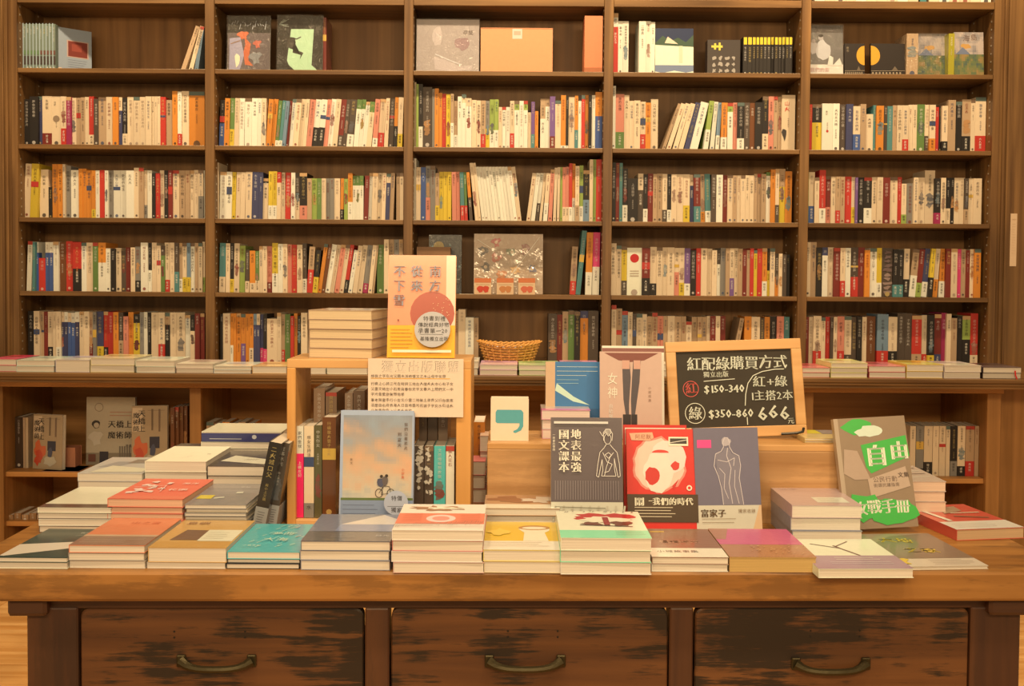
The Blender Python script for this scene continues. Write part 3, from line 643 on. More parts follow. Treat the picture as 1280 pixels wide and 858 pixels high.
for (a, b_, hx0, hx1, hz) in ((102, 456, 228, 316, 829), (491, 842, 615, 706, 830), (877, 1229, 1006, 1096, 834)):
    xa, xb = tx(a), tx(b_); w_ = xb - xa; h_ = zd1 - zd0
    q = MB(); c = .016; n = 5; y0, y1 = 0., .022
    ol = [(0, 0), (w_, 0)] + [(w_ - c + c * math.cos(R(90 * i / n)), h_ - c + c * math.sin(R(90 * i / n))) for i in range(n + 1)] + [(c - c * math.sin(R(90 * i / n)), h_ - c + c * math.cos(R(90 * i / n))) for i in range(n + 1)]
    e = .0025
    def sc(p, k): return (p[0] + (k if p[0] < w_ / 2 else -k), p[1] + (k if p[1] < h_ / 2 else -k))
    fr = [(sc(p, e)[0], y0, sc(p, e)[1]) for p in ol]; md = [(p[0], y0 + e, p[1]) for p in ol]; bk = [(p[0], y1, p[1]) for p in ol]
    q.face(fr); 
    for i in range(len(ol)):
        j = (i + 1) % len(ol); q.face([fr[i], md[i], md[j], fr[j]]); q.face([md[i], bk[i], bk[j], md[j]])
    q.face(bk[::-1])
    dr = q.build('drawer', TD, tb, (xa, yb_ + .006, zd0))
    # cast pull: a shallow cup bar with two flared ends
    zh = Z(hz, TY + .04) - zd0; x0 = tx(hx0) - xa; x1 = tx(hx1) - xa; q = MB(); K = 12; pts = []; rr = []
    for i in range(K + 1):
        t = i / K; pts.append((x0 + (x1 - x0) * t, -.004 - .013 * math.sin(math.pi * t) ** .6, zh + .012 * (2 * t - 1) ** 4 - .006)); rr.append(.007 + .004 * abs(2 * t - 1) ** 6)
    q.tube(pts, rr, n=8)
    for xe in (x0, x1):
        q.box(xe - .009, xe + .009, -.006, .0, zh - .006, zh + .018, bev=.002)
    q.build('handle', BRASS, dr)
    q = MB()
    for hx in ((.33, .58) if a == 102 else (.42, .6)):
        for dz in (.0, .012): q.tube([(w_ * hx, -.0006, h_ - .045 - dz), (w_ * hx, .002, h_ - .045 - dz)], .0022, n=7)
    q.build('old_screw_hole', BLACK, dr)

# ------------------------------------------------------------------ cover drawings
def lines(A, u0, u1, v0, n, dv, c, w=.0011, seed=0):
    rn = random.Random(seed)
    for i in range(n): A.line([(u0, v0 - i * dv), (u0 + (u1 - u0) * rn.uniform(.7, 1), v0 - i * dv)], w, c)
INK = (48, 36, 28); WHT = (240, 216, 172)
def art_darkgreen(A):
    A.poly([(0, .02), (0, .42), (1, .55), (1, .35)], (228, 205, 165)); A.rect(.0, .0, 1, .04, (40, 70, 62)); A.text('夜行', .62, .86, .011, (190, 185, 150)); A.line([(.62, .72), (.8, .8)], .001, (190, 185, 150))
def art_orange(A):
    A.rect(0, 0, 1, .34, (150, 112, 84)); A.rect(0, .3, 1, .36, (205, 165, 120)); lines(A, .08, .9, .24, 4, .05, (215, 185, 145), seed=2); A.text('山之書', .38, .85, .02, (215, 100, 60))
def art_gold(A):
    A.rect(0, 0, 1, .2, (205, 150, 70)); A.poly([(.15, .25), (.55, .25), (.6, .6), (.22, .62)], (120, 84, 58)); A.rect(.52, .22, .98, .62, (236, 220, 190)); lines(A, .57, .92, .52, 4, .07, (150, 130, 100), seed=4)
    A.text('島嶼', .1, .92, .025, (150, 90, 40))
def art_teal(A):
    rn = random.Random(3)
    for i in range(26):
        u, v = rn.uniform(.08, .9), rn.uniform(.1, .9); A.line([(u, v), (u + .05, v + .06)], .0022, (190, 215, 195))
    A.text('夢的', .42, .62, .022, (215, 225, 205), jit=.1); A.text('大海', .35, .42, .026, (215, 225, 205), jit=.1)
    A.text('小島手記', .15, .16, .009, (215, 225, 205))
def art_grey(A):
    A.rect(0, 0, 1, .34, (92, 88, 80)); A.rect(0, .34, 1, 1, (118, 118, 120)); A.poly([(.32, .6), (.78, .98), (1, .78), (1, .6)], (206, 188, 160)); A.poly([(.3, .34), (1, .34), (1, .6), (.32, .6)], (128, 132, 142))
    A.text('時光', .8, .22, .014, (190, 180, 160)); lines(A, .3, .6, .2, 3, .04, (160, 150, 130), seed=5)
def art_pattern(A):
    A.rect(0, .22, 1, .62, (226, 122, 84)); A.disc(.5, .42, .17, (236, 190, 160)); A.disc(.5, .42, .1, (226, 140, 110)); A.blob(.45, .82, .28, (170, 120, 80), .5, 24, 3, .09); A.blob(.5, .82, .2, (236, 216, 178), .5, 20, 8, .05)
    for i in range(6): A.line([(.06, .3 + i * .05), (.28, .33 + i * .05)], .001, (150, 60, 40)); A.line([(.72, .3 + i * .05), (.95, .33 + i * .05)], .001, (150, 60, 40))
    rn = random.Random(9)
    for i in range(40): u = i / 40; A.line([(u, .05 + .05 * rn.random()), (u + .02, .16 + .04 * rn.random())], .0012, (110, 90, 70))
def art_yellow(A):
    A.rect(0, .3, 1, 1, (226, 178, 48)); A.rect(0, 0, 1, .3, (232, 212, 172)); A.poly([(.46, .74), (.5, .66), (.54, .6), (.52, .3), (.86, .3), (.82, .6), (.88, .66), (.9, .74)], (236, 218, 190)); A.disc(.68, .78, .22, (186, 128, 62), .09, 18); A.disc(.68, .765, .17, (236, 218, 190), .05, 16)
    lines(A, .05, .95, .24, 3, .06, (170, 140, 100), seed=7); A.blob(.2, .6, .16, (236, 190, 70), .3, 12, 9, .12)
def art_green(A):
    A.rect(0, 0, 1, .27, (138, 214, 150)); A.blob(.55, .74, .36, (190, 36, 34), .25, 26, 5, .16); A.blob(.56, .66, .26, (240, 220, 190), .3, 22, 6, .12)
    A.blob(.38, .5, .13, (110, 52, 34), .4, 14, 7, .07); A.blob(.72, .5, .13, (110, 52, 34), .5, 14, 17, .08); A.line([(.25, .45), (.85, .4)], .004, (60, 34, 26)); A.rect(.53, .45, .6, .75, (150, 30, 30))
    rn = random.Random(2)
    for i in range(14): u = rn.uniform(.05, .95); A.line([(u, .93), (u + .02, .96)], .002, (60, 50, 40))
    lines(A, .62, .95, .2, 4, .045, (70, 110, 70), .0009, 5)
def art_brown(A):
    A.rect(0, 0, 1, .3, (236, 216, 184)); A.rect(0, .3, 1, 1, (146, 98, 66)); A.text('慢讀時光', .2, .56, .02, (204, 150, 104), bold=.05); A.rect(.15, .86, .35, .9, (214, 160, 40)); A.text('小城故事集', .1, .22, .016, (90, 74, 56))
def art_pink(A):
    A.rect(0, 0, 1, .42, (176, 118, 74)); A.poly([(0, .42), (0, 1), (1, 1), (1, .42)], (206, 92, 116)); A.poly([(.0, .6), (.0, 1), (.25, 1), (.12, .6)], (176, 118, 84)); 
    rn = random.Random(12)
    for i in range(30): u, v = rn.uniform(.3, .97), rn.uniform(.08, .36); A.line([(u, v), (u + .03, v + .03)], .0016, (206, 150, 96))
def art_branch(A):
    A.rect(0, .0, 1, .42, (166, 128, 128)); A.line([(.62, .42), (.5, .66), (.46, .76)], .005, (112, 62, 46)); A.line([(.5, .66), (.22, .82)], .004, (112, 62, 46)); A.line([(.47, .72), (.68, .9)], .003, (112, 62, 46))
    lines(A, .3, .85, .34, 2, .06, (230, 210, 190), .002, 3); lines(A, .2, .9, .2, 2, .05, (210, 190, 176), .0015, 6)
def art_mag(A):
    A.rect(0, 0, 1, .22, (214, 190, 150)); A.rect(0, .22, 1, 1, (132, 106, 78)); A.poly([(0, .5), (.5, .9), (1, 1), (0, 1)], (158, 130, 98))
    A.text('大地', .32, .85, .036, (222, 180, 50), jit=.25, bold=.06); A.text('之歌', .42, .52, .034, (222, 180, 50), jit=.25, bold=.06); lines(A, .5, .95, .17, 4, .04, (110, 84, 60), seed=1); A.blob(.2, .14, .1, (222, 180, 50), .4)
def art_white_black(A):
    A.rect(0, 0, 1, .16, (96, 70, 50)); A.text('海', .8, .8, .01, (120, 100, 80))
def art_pinkwhite(A):
    A.rect(0, .0, 1, .14, (226, 120, 84)); rn = random.Random(31)
    for i in range(16): A.blob(rn.uniform(.12, .52), rn.uniform(.25, .8), .05, (238, 200, 168), .6, 9, i)
    A.line([(.1, .5), (.5, .6), (.55, .3)], .002, (238, 200, 168)); A.text('海洋', .68, .75, .019, (238, 205, 175)); A.text('花園', .62, .45, .022, (238, 205, 175), jit=.2)
def art_greyyellow(A):
    A.rect(0, .75, 1, 1, (150, 138, 120)); A.rect(.05, .25, .3, .42, (232, 204, 60)); A.poly([(.35, .25), (.5, .3), (.48, .36), (.33, .31)], (220, 210, 190)); A.poly([(.6, .5), (.72, .52), (.7, .6), (.6, .58)], (220, 210, 190)); A.text('手帖', .55, .85, .012, (210, 196, 170))
def art_zebra(A):
    for i in range(6): A.poly([(.1 + i * .15, .05), (.19 + i * .15, .05), (.3 + i * .15, .5), (.2 + i * .15, .56)], (232, 218, 190))
def art_plain_white(A):
    A.text('書', .8, .5, .012, (170, 150, 120)); A.line([(.5, .2), (.62, .34)], .001, (190, 170, 140))
def art_greyflap(A):
    A.poly([(.1, .35), (.25, .7), (.6, .72), (.4, .4)], (170, 160, 140)); A.poly([(.45, .6), (.5, .85), (.95, .85), (.9, .62)], (150, 130, 104)); A.poly([(.15, .05), (.3, .45), (.95, .28), (.95, .08)], (240, 226, 200))
def art_blacklabel(A):
    A.poly([(.1, .3), (.22, .66), (.98, .4), (.95, .12)], (238, 222, 192)); [A.line([(.5 + i * .05, .36), (.56 + i * .05, .44)], .0012, (120, 90, 60)) for i in range(5)]
def art_pinkgrey(A):
    A.rect(.42, .12, .88, .36, (222, 212, 176)); lines(A, .48, .82, .3, 3, .06, (150, 130, 100), .001, 3); A.text('散步', .1, .8, .022, (222, 180, 150))
def art_redmag(A):
    A.rect(0, 0, 1, .3, (226, 208, 172)); lines(A, .1, .8, .2, 3, .06, (160, 130, 100), .001, 3); A.line([(.1, .95), (.2, .32)], .012, (232, 214, 180)); A.poly([(.35, .6), (.45, .85), (.75, .9), (.7, .7)], (176, 138, 96)); A.line([(.4, .5), (.85, .4)], .008, (140, 96, 60)); A.line([(.45, .62), (.9, .62)], .006, (232, 200, 150))
def art_smallpat(A):
    [A.line([(.05, .2 + i * .17), (.9, .3 + i * .17)], .006, ((120, 92, 70) if i % 2 else (236, 214, 178))) for i in range(4)]

# ------------------------------------------------------------------ piles on the table
yG, yH, yI = 2.115, 2.37, 2.6
stack('dark green paperback with a slanting cream stripe', 'the front left corner pile', -4, 84, None, 697, 2, (46, 66, 54), art_darkgreen, yb=712, mt=GL, weights=[1, .8], low=[(236, 224, 196)])
stack('orange paperback with a grey-brown foot band', 'the orange front pile', 86, 181, None, 682, 3, (228, 128, 78), art_orange, yb=711.5, mt=WR, low=[(214, 190, 150), (150, 130, 104)])
stack('golden brown paperback with a white paper label', 'the golden brown front pile', 185, 283, None, 685, 2, (212, 160, 84), art_gold, yb=712, mt=WR, low=[(216, 190, 150)], weights=[.45, 1])
stack('teal paperback with pale brush strokes', 'the thin teal pile at the front', 284, 375, None, 690, 3, (84, 176, 160), art_teal, yb=712, mt=WR, low=[(60, 58, 52)], weights=[.7, .6, 1])
stack('grey paperback with a pale triangle', 'the front pile beneath the bicycle book', 376, 488, None, 677, 3, (110, 104, 98), art_grey, yb=713.5, mt=WR, low=[(150, 140, 128)])
stack('cream paperback with a coral band and drawn pattern', 'the coral-banded tall front pile', 490, 604, None, 663, 4, (234, 208, 172), art_pattern, yb=717.5, mt=PR, low=[(200, 150, 120), (226, 200, 165), (206, 120, 96)])
stack('yellow paperback with a pale cup shape', 'the yellow pile in the front row', 604, 701, None, 688, 2, (232, 196, 90), art_yellow, yb=717, mt=GL, low=[(214, 180, 120)])
stack('white paperback with red scene over mint green', 'the mint-edged front pile', 701, 815, None, 673, 3, (236, 222, 190), art_green, yb=720, mt=GL, low=[(226, 206, 170), (120, 205, 140)], weights=[1, 1, 1.05])
stack('brown and white paperback with yellow tag', 'the low pile below the red book', 815, 911, None, 697, 2, (150, 104, 72), art_brown, yb=715.5, mt=WR, low=[(226, 210, 180)])
stack('pink and brown shrink-wrapped book', 'on the table edge below the blue-grey standing book', 912, 1021, None, 697, 1, (200, 150, 80), art_pink, yb=716, mt=WR, page=(206, 160, 84))
stack('white book with a brown branch over a mauve foot', 'overhanging the table front', 1023, 1143, 1.835, 711.5, 1, (232, 226, 190), art_branch, mt=GL, rot=1.5)
stack('thin brown magazine with yellow brush lettering', 'flat near the table\'s right end', 1108, 1238, None, 708.5, 1, (206, 178, 132), art_mag, yb=713, mt=GL, rot=4, depth=.24)
# second row
stack('white paperback with a dark brown foot band', 'the pile behind the corner pile', 47, 139, yG, 635, 4, (238, 226, 200), art_white_black, mt=GL, low=[(110, 84, 64), (226, 210, 180)], weights=[1, 1, .9, .8])
stack('coral paperback with pale floral drawings', 'the tall coral pile', 134, 229, yG, 624, 5, (226, 112, 80), art_pinkwhite, mt=PR, page=(236, 176, 124), low=[(226, 120, 86)], weights=[1, 1, 1, 1, 1.3], rot=-1)
stack('grey wrapped booklet with a yellow sticker', 'the thin booklet pile', 231, 308, yG, 631, 7, (146, 136, 120), art_greyyellow, mt=WR, low=[(150, 140, 120), (190, 160, 110)], weights=[1.6, 1, 1, 1, 1, 1, 1.2], lowdesc='thin booklet')
stack('brown and cream wrapped paperback', 'the pile behind the yellow one', 605, 700, 2.10, 636, 4, (190, 140, 92), lambda A: (A.rect(0, 0, 1, .3, (234, 216, 184)), A.blob(.35, .65, .3, (150, 96, 60), .5, 18, 2, .2), A.blob(.75, .6, .2, (224, 200, 160), .5, 18, 5, .2)), depth=.13, mt=WR, low=[(236, 190, 96), (226, 206, 170)])
stack('pinkish grey hardback with a pale label', 'the pile left of the green book', 990, 1078, 2.07, 632, 3, (196, 160, 136), art_pinkgrey, mt=WR, low=[(150, 140, 130)], spine='L', rot=0, lowdesc='hardback')
stack('red book with cream foot and brown stripes', 'on the far right of the table', 1192, 1285, None, 661, 1, (204, 78, 54), art_redmag, yb=675, mt=GL, page=(206, 160, 104), rot=9, depth=.22)
stack('brown and white striped book', 'the pile behind the far-right red book', 1112, 1183, 2.26, 602, 4, (206, 176, 140), art_smallpat, mt=GL, page=(236, 190, 140), depth=.19)
# third row, left
stack('pale book with loose grey flyers', 'the flyer-topped back left pile', 97, 178, yH, 592, 4, (206, 190, 160), art_greyflap, mt=GL, low=[(190, 170, 140)])
stack('plain white thick paperback', 'the white pile behind the coral one', 181, 258, yH, 577, 4, (240, 226, 198), art_plain_white, mt=PR, low=[(232, 214, 180)], weights=[1, 1, .8, .9])
stack('black paperback with tilted white label', 'the pile beside the leaning black books', 259, 330, yH, 583, 4, (70, 60, 50), art_blacklabel, mt=GL, low=[(226, 206, 170), (90, 80, 66)])
stack('black and white striped paperback', 'the pile at the very back left', 196, 268, yI, 570, 5, (66, 54, 46), art_zebra, mt=WR, low=[(214, 196, 160)], depth=.19)
sts = stack('thick white book with navy spine panel', 'the navy-spined back pile', 252, 352, yI, 540, 6, (238, 224, 200), lambda A: None, depth=.15, mt=GL, low=[(236, 226, 206), (190, 170, 140)], weights=[1, 1, 1, 1, .7, 1.1])
nb = sts[-1]; T_ = nb.dimensions.y; q = MB()
Wn = nb.dimensions.x
q.box(-Wn / 2, Wn / 2, .004, T_, -.0012, -.0004, obs(40, 42, 78)); A = Art(q, (-Wn / 2, T_, -.0014), (1, 0, 0), (0, -1, 0), (0, 0, -1), Wn, T_); A.disc(.66, .5, .03, (190, 180, 160), .22, 8); A.line([(.1, .3), (.5, .3)], .0015, (190, 180, 160))
q.build('spine_panel', GL, nb)

# two thick black books leaning against the display box
def lean_book(desc, xb, yb, xt, yt, Y, T, c, D=.15, bandc=None):
    a = onz(xb, yb, TZ) if Y is None else at(xb, yb, Y); Y = a.y; b_ = at(xt, yt, Y); ang = math.atan2(b_.x - a.x, b_.z - TZ); H = math.hypot(b_.x - a.x, b_.z - TZ) - T * .15
    q = MB(); spine_into(q, T, H, c, None, int(xb)); 
    o = q.build('book', GL, None, (a.x, Y, TZ + abs(math.sin(ang)) * T / 2 + .0004), (0, ang, 0))
    q = MB(); q.box(-T / 2 + .001, T / 2 - .001, .0012, .127, .001, H - .002, col(PAPER)); q.build('page_block', PG, o)
    if bandc:
        q = MB(); q.box(-T / 2 - .0004, T / 2 + .0004, -.0008, .1285, .001, H * .27, col(bandc)); lines(Art(q, (-T / 2, -.0008, 0), (1, 0, 0), (0, 0, 1), (0, -1, 0), T, H * .27), .2, .8, .8, 7, .1, (90, 80, 70)); q.build('paper_band', PR, o)
    tag(o, desc, 'book'); return o
lean_book('thick black book with grey foot band leaning right, nearer the booklet pile', 322, 655, 345, 553, 2.13, .028, 'K', bandc=(150, 140, 118))
lean_book('black book with grey foot band leaning on the display box side', 338, 655, 356, 553, 2.16, .024, (52, 46, 38) if 0 else 'D', bandc=(160, 150, 128))

# ------------------------------------------------------------------ open display box
BY = 2.20
bxl, bxr = at(358.5, 640, BY).x, at(588, 640, BY).x; bzt = at(460, 450, BY).z; BDp = .17
db = empty('display_box', ((bxl + bxr) / 2, BY, TZ)); tag(db, 'pale wooden open-backed display box standing on the table, full of upright books', 'box'); cxb = (bxl + bxr) / 2; TXT[0] = .0092
def dp(nm, m, a, b_, y0, y1, z0, z1): q = MB(); q.box(a - cxb, b_ - cxb, y0, y1, z0 - TZ, z1 - TZ, bev=.0015); return q.build(nm, m, db)
th = .020
dp('side_board', LWZ, bxl, bxl + th, 0, BDp, TZ, bzt - th); dp('side_board', LWZ, bxr - .034, bxr, 0, BDp, TZ, bzt - th)
dp('top_board', LW, bxl, bxr, 0, BDp, bzt - th + .0002, bzt); dp('bottom_board', LW, bxl + th + .0003, bxr - .0345, 0, BDp, TZ, TZ + .012)
BB = TZ + .0125
def ubook(desc, x0, x1, ytop, Y, c, band=None, zb=None, D=.13, mt=GL, zx=0, group=None, tilt=0, page=PAPER, name='book'):
    zb = BB if zb is None else zb
    a = at(x0, ytop, Y); b_ = at(x1, ytop, Y); T = b_.x - a.x - .0005; H = at((x0 + x1) / 2, ytop, Y).z - zb
    if isinstance(c, str): q = MB(); spine_into(q, T, H, c, band, int(x0))
    else:
        q = MB(); CC['tmp'] = c; spine_into(q, T, H, 'tmp', band, int(x0))
    o = q.build(name, mt, None, ((a.x + b_.x) / 2, Y, zb + .0003), (0, 0, 0))
    q = MB(); q.box(-T / 2 + .001, T / 2 - .001, .0012, .127, .001, H - .002, col(page)); q.build('page_block', PG, o)
    if band: q = MB(); band_into(q, T, H * band[1], band[0], int(x0)); q.build('paper_band', PR, o)
    tag(o, desc, 'book', group); return o
CW['tmp'] = ''
yu = BY + .015
CC['HP'] = (238, 32, 84)
ubook('slim white book with hot pink lower spine inside the display box', 370, 379.5, 533, yu, 'W', ('HP', .7))
ubook('cream spine inside the display box beside the pink one', 380, 392.5, 533, yu, 'C', ('E', .16))
ubook('dark olive spine inside the display box', 393, 402.5, 532, yu, (96, 84, 46))
ubook('wide dark brown book inside the display box', 403, 420, 522, yu, 'M')
for i, (a, b_, c, d) in enumerate(((517, 530, 'D', 'charcoal marbled spine at the left of the display box\'s right half'), (530.5, 542, 'D', 'charcoal marbled spine between another marbled one and the teal one'), (542.5, 557, (84, 176, 150), 'teal spine with orange foot inside the display box'), (557.5, 568, 'W', 'narrow cream spine against the display box\'s right side'))):
    o = ubook(d, a, b_, 558, BY + .012, c, ('T', .08) if i == 2 else None)
    if i < 2:
        q = MB(); T = o.dimensions.x; A = Art(q, (-T / 2, -.001, .012), (1, 0, 0), (0, 0, 1), (0, -1, 0), T, .165, 0, .0004); rn = random.Random(i)
        for k in range(16): A.blob(rn.uniform(.2, .8), rn.uniform(.3, .95), .22, (196, 176, 140), .6, 7, k, .03)
        q.build('spine_pattern', PR, o)
# back row of brown wrapped books on a small inner shelf
ish = at(500, 558, BY + .09).z
dp('inner_shelf', LW, bxl + th + .0003, bxr - .0345, .075, BDp - .002, ish - .012, ish)
for i, (a, b_, yt, c) in enumerate(((392, 406, 486, (150, 112, 74)), (407, 421, 491, (132, 98, 64)), (431, 441, 492, (150, 116, 82)), (441.5, 456, 489, (120, 84, 54)), (524, 534, 484, (110, 84, 58)), (535, 547, 484, (96, 72, 50)), (548, 560, 486, (120, 92, 64)))):
    ubook(['brown wrapped parcel book, first on the inner shelf of the display box', 'brown wrapped book second from left on the display box inner shelf', 'brown wrapped book third from left on the display box inner shelf', 'brown wrapped book just left of the handwritten notice, on the inner shelf', 'dark book on the inner shelf behind the notice, leftmost there', 'dark book on the inner shelf behind the notice, middle one', 'dark book on the inner shelf behind the notice, rightmost one'][i], a, b_, yt, BY + .09, c, None, ish, mt=WR)

# books on top of the display box
stack('thick cream paperback with a brown cover edge', 'the pile on the display box', 384, 466, 2.235, 388, 5, (196, 158, 116), lambda A: (A.rect(.3, .2, .9, .8, (206, 190, 160))), depth=.15, zb=bzt, mt=GL, low=[(180, 140, 100)], page=(226, 186, 126), rot=-8, yb=None)
def art_salmon(A):
    A.rect(0, 0, 1, .315, (242, 168, 24)); A.rect(.86, .315, 1, 1, (236, 196, 148)); A.rect(0, .315, .86, 1, (238, 142, 92))
    A.disc(.66, .43, .33, (176, 74, 50)); A.rect(.3, .0, 1, .315, (242, 168, 24))
    rn = random.Random(4)
    for i in range(26): A.disc(.66 + rn.uniform(.0, .28), .5 + rn.uniform(-.1, .1), .006, (240, 190, 130), n=5)
    g = (150, 136, 126); s = .0285
    A.text('南方', .6, .9, s, g, True, 1.2, bold=.06); A.text('從來', .33, .9, s, g, True, 1.2, bold=.06); A.text('不下雪', .07, .9, s, g, True, 1.2, bold=.06)
    A.rect(.15, .35, .17, .37, (120, 50, 30)); lines(A, .05, .42, .27, 6, .035, (170, 100, 20), .0012, 3)
    A.rect(.08, .05, .95, .075, (240, 220, 180))
sb = stand('salmon pink book with grey title and dark red circle, on the display box', 484, 569, 321, (240, 150, 80), art_salmon, Y=2.225, zb=bzt, T=.02, tilt=8, page=(240, 180, 60))
q = MB(); q.box(-.075, .075, -.02, .04, 0, .0, (1, 1, 1)); 
o = boxpart('book', GL, None, -.075, .075, -.018, .0, 0, .012) if 0 else None
def sticker(desc, px, py, Y, r, textlines, c=(176, 166, 150), tilt=8, par=None):
    q = MB(); n = 28; p = at(px, py, Y)
    ring = [(r * math.cos(6.2832 * i / n), r * math.sin(6.2832 * i / n)) for i in range(n)]
    q.face([(a, -.0008, b_) for a, b_ in ring], col(c)); q.face([(a, .0, b_) for a, b_ in reversed(ring)], col(c))
    for i in range(n):
        a, b_ = ring[i], ring[(i + 1) % n]; q.face([(a[0], 0, a[1]), (b_[0], 0, b_[1]), (b_[0], -.0008, b_[1]), (a[0], -.0008, a[1])], col(c))
    A = Art(q, (-r, -.0009, -r), (1, 0, 0), (0, 0, 1), (0, -1, 0), 2 * r, 2 * r)
    for (t, u, v, s) in textlines: A.text(t, u, v, s, INK, jit=.08)
    A.line([(.15, .36), (.8, .36)], .0007, INK)
    o = q.build('round_card', PR, None, p, (-R(tilt), 0, 0)); tag(o, desc, 'card'); return o
sticker('round grey handwritten card resting against the salmon book', 540.5, 412, 2.222, .0415, [('特書到禮', .24, .88, .0125), ('傳說經典好物', .1, .70, .0115), ('承書單一20', .1, .54, .013), ('基隆獨立出版', .16, .3, .0105)], c=(186, 172, 150))
# handwritten notice hung on the box front
q = MB(); a = at(460, 521, BY - .006); b_ = at(579.5, 449, BY - .006); W_, H_ = b_.x - a.x, b_.z - a.z
q.box(0, W_, 0, .0012, 0, H_, col((232, 196, 150))); A = Art(q, (0, 0, 0), (1, 0, 0), (0, 0, 1), (0, -1, 0), W_, H_)
A.text('獨立出版聯盟', .14, .97, .0285, (120, 96, 72), gap=1.06); A.text('獨立出版聯盟', .145, .962, .0275, (232, 200, 156), gap=1.1)
A.line([(.03, .66), (.86, .66)], .0014, (232, 160, 40))
for i in range(7):
    if i == 3: pass
    A.scribble(.03, [.88, .95, .93, .42, .93, .95, .5][i], [.73, .6, .51, .42, .32, .23, .14][i], .0082, (96, 74, 54), 40 + i)
o = q.build('paper_notice', PR, None, (a.x, BY - .0068, a.z)); tag(o, 'cream handwritten paper notice with outlined title hung on the display box front', 'notice')

# cyclists book leaning on the display box
def art_cycle(A):
    def sky(u, v):
        t = (v - .27) / .68; base = mixc((206, 188, 146), (206, 160, 112), t * 2) if t < .5 else mixc((206, 160, 112), (140, 138, 130), t * 2 - 1)
        n = nz_(u * .9 + v * .5, v * 2.2, 3.2, 2) + .5 * nz_(u, v * 2, 8, 5)
        return mixc(base, (150, 152, 142) if n < 0 else (222, 160, 108), abs(n) * 1.1)
    A.grid(.04, .27, .98, .96, sky, 22, 34)
    A.rect(.02, .0, 1, .25, (134, 142, 148)); A.rect(.02, .25, 1, .27, (96, 108, 48)); lines(A, .05, .6, .21, 5, .035, (100, 104, 110), .0009, 3)
    for u in (.54, .7):
        A.line([(u + .05 * math.cos(6.283 * k / 12), .31 + .036 * math.sin(6.283 * k / 12)) for k in range(13)], .0014, (50, 40, 34))
    A.line([(.54, .31), (.6, .37), (.68, .365), (.7, .31)], .0012, (50, 40, 34)); A.line([(.6, .37), (.57, .3), (.7, .31)], .001, (50, 40, 34))
    A.blob(.56, .4, .045, (78, 76, 84), .2, 10, 2, .04); A.blob(.62, .41, .045, (100, 84, 70), .2, 10, 3, .04); A.disc(.57, .45, .022, (50, 36, 28), n=8); A.disc(.64, .455, .022, (50, 36, 28), n=8)
    A.text('我們沿著風走', .87, .9, .0085, (100, 70, 46), True, 1.25); A.text('到夏天', .78, .82, .0095, (100, 70, 46), True, 1.3); A.text('小說集', .84, .52, .007, (206, 90, 50), True, 1.2); A.text('散文', .14, .6, .006, (110, 80, 50), True, 1.3)
stand('pale sky-coloured book with two people on a bicycle, leaning on the display box', 423.5, 516, 515, (168, 172, 172), art_cycle, Y=2.145, T=.022, tilt=6, yb=None, mt=WR, page=(210, 190, 160))
sticker('round pale grey card at the foot of the bicycle-ride book', 495, 629, 2.128, .027, [('特價', .3, .8, .012), ('獨家', .3, .32, .012)], c=(176, 172, 164), tilt=6)

# ------------------------------------------------------------------ riser and what stands on it
RY = 2.24; rz = at(700, 555, RY).z; rx0, rx1 = at(609, 580, RY).x, at(1048, 580, RY).x; RD = .19
ri = empty('riser', ((rx0 + rx1) / 2, RY, TZ)); tag(ri, 'long low wooden riser box standing across the table behind the upright books', 'riser'); cr = (rx0 + rx1) / 2
for nm, b in (('front_board', (rx0, rx1, 0, .018, TZ, rz - .0145)), ('top_board', (rx0, rx1, 0, RD, rz - .014, rz)), ('end_board', (rx0, rx0 + .018, .0185, RD, TZ, rz - .0145)), ('end_board', (rx1 - .018, rx1, .0185, RD, TZ, rz - .0145))):
    q = MB(); q.box(b[0] - cr, b[1] - cr, b[2], b[3], b[4] - TZ, b[5] - TZ, bev=.0015); q.build(nm, RW if nm != 'top_board' else LW, ri)
def art_comma(A):
    c = (92, 160, 146); A.poly([(.13, .45), (.13, .68), (.17, .74), (.8, .74), (.86, .68), (.86, .35), (.8, .25), (.66, .19), (.6, .2), (.6, .24), (.7, .28), (.76, .36), (.76, .42), (.17, .42)], c)
stand('small cream box with a teal comma on its front, standing on the riser', 613.5, 661, 499, (240, 206, 156), art_comma, Y=2.27, zb=rz, T=.045, tilt=0, name='card_box', cat='box', page=(240, 206, 156))
for i in range(3):
    pass
stack('clear-wrapped small pink book', 'the small pink pile on the riser', 677, 738, 2.30, 513, 3, (226, 150, 148), lambda A: (A.rect(0, 0, 1, 1, (190, 160, 128)), A.rect(0, 0, 1, .25, (226, 110, 140))), depth=.1, zb=rz, mt=WR, low=[(220, 150, 140), (206, 190, 160)], page=(230, 196, 160), lowdesc='small wrapped book')
def art_blue(A):
    A.rect(0, 0, .17, 1, (206, 162, 112)); A.rect(.17, 0, 1, 1, (56, 112, 142)); A.poly([(.17, .6), (.5, .45), (.8, .4), (.5, .52), (.2, .7)], (200, 214, 206)); lines(A, .2, .95, .93, 3, .06, (206, 206, 186), .001, 2); lines(A, .2, .6, .75, 2, .05, (160, 190, 196), .001, 2)
    A.rect(.17, 0, 1, .35, (48, 96, 122))
stand('glossy blue book with a cream strip, standing on the riser', 682.5, 752, 454, (206, 180, 140), art_blue, Y=2.36, zb=rz, T=.03, tilt=5, mt=WR)
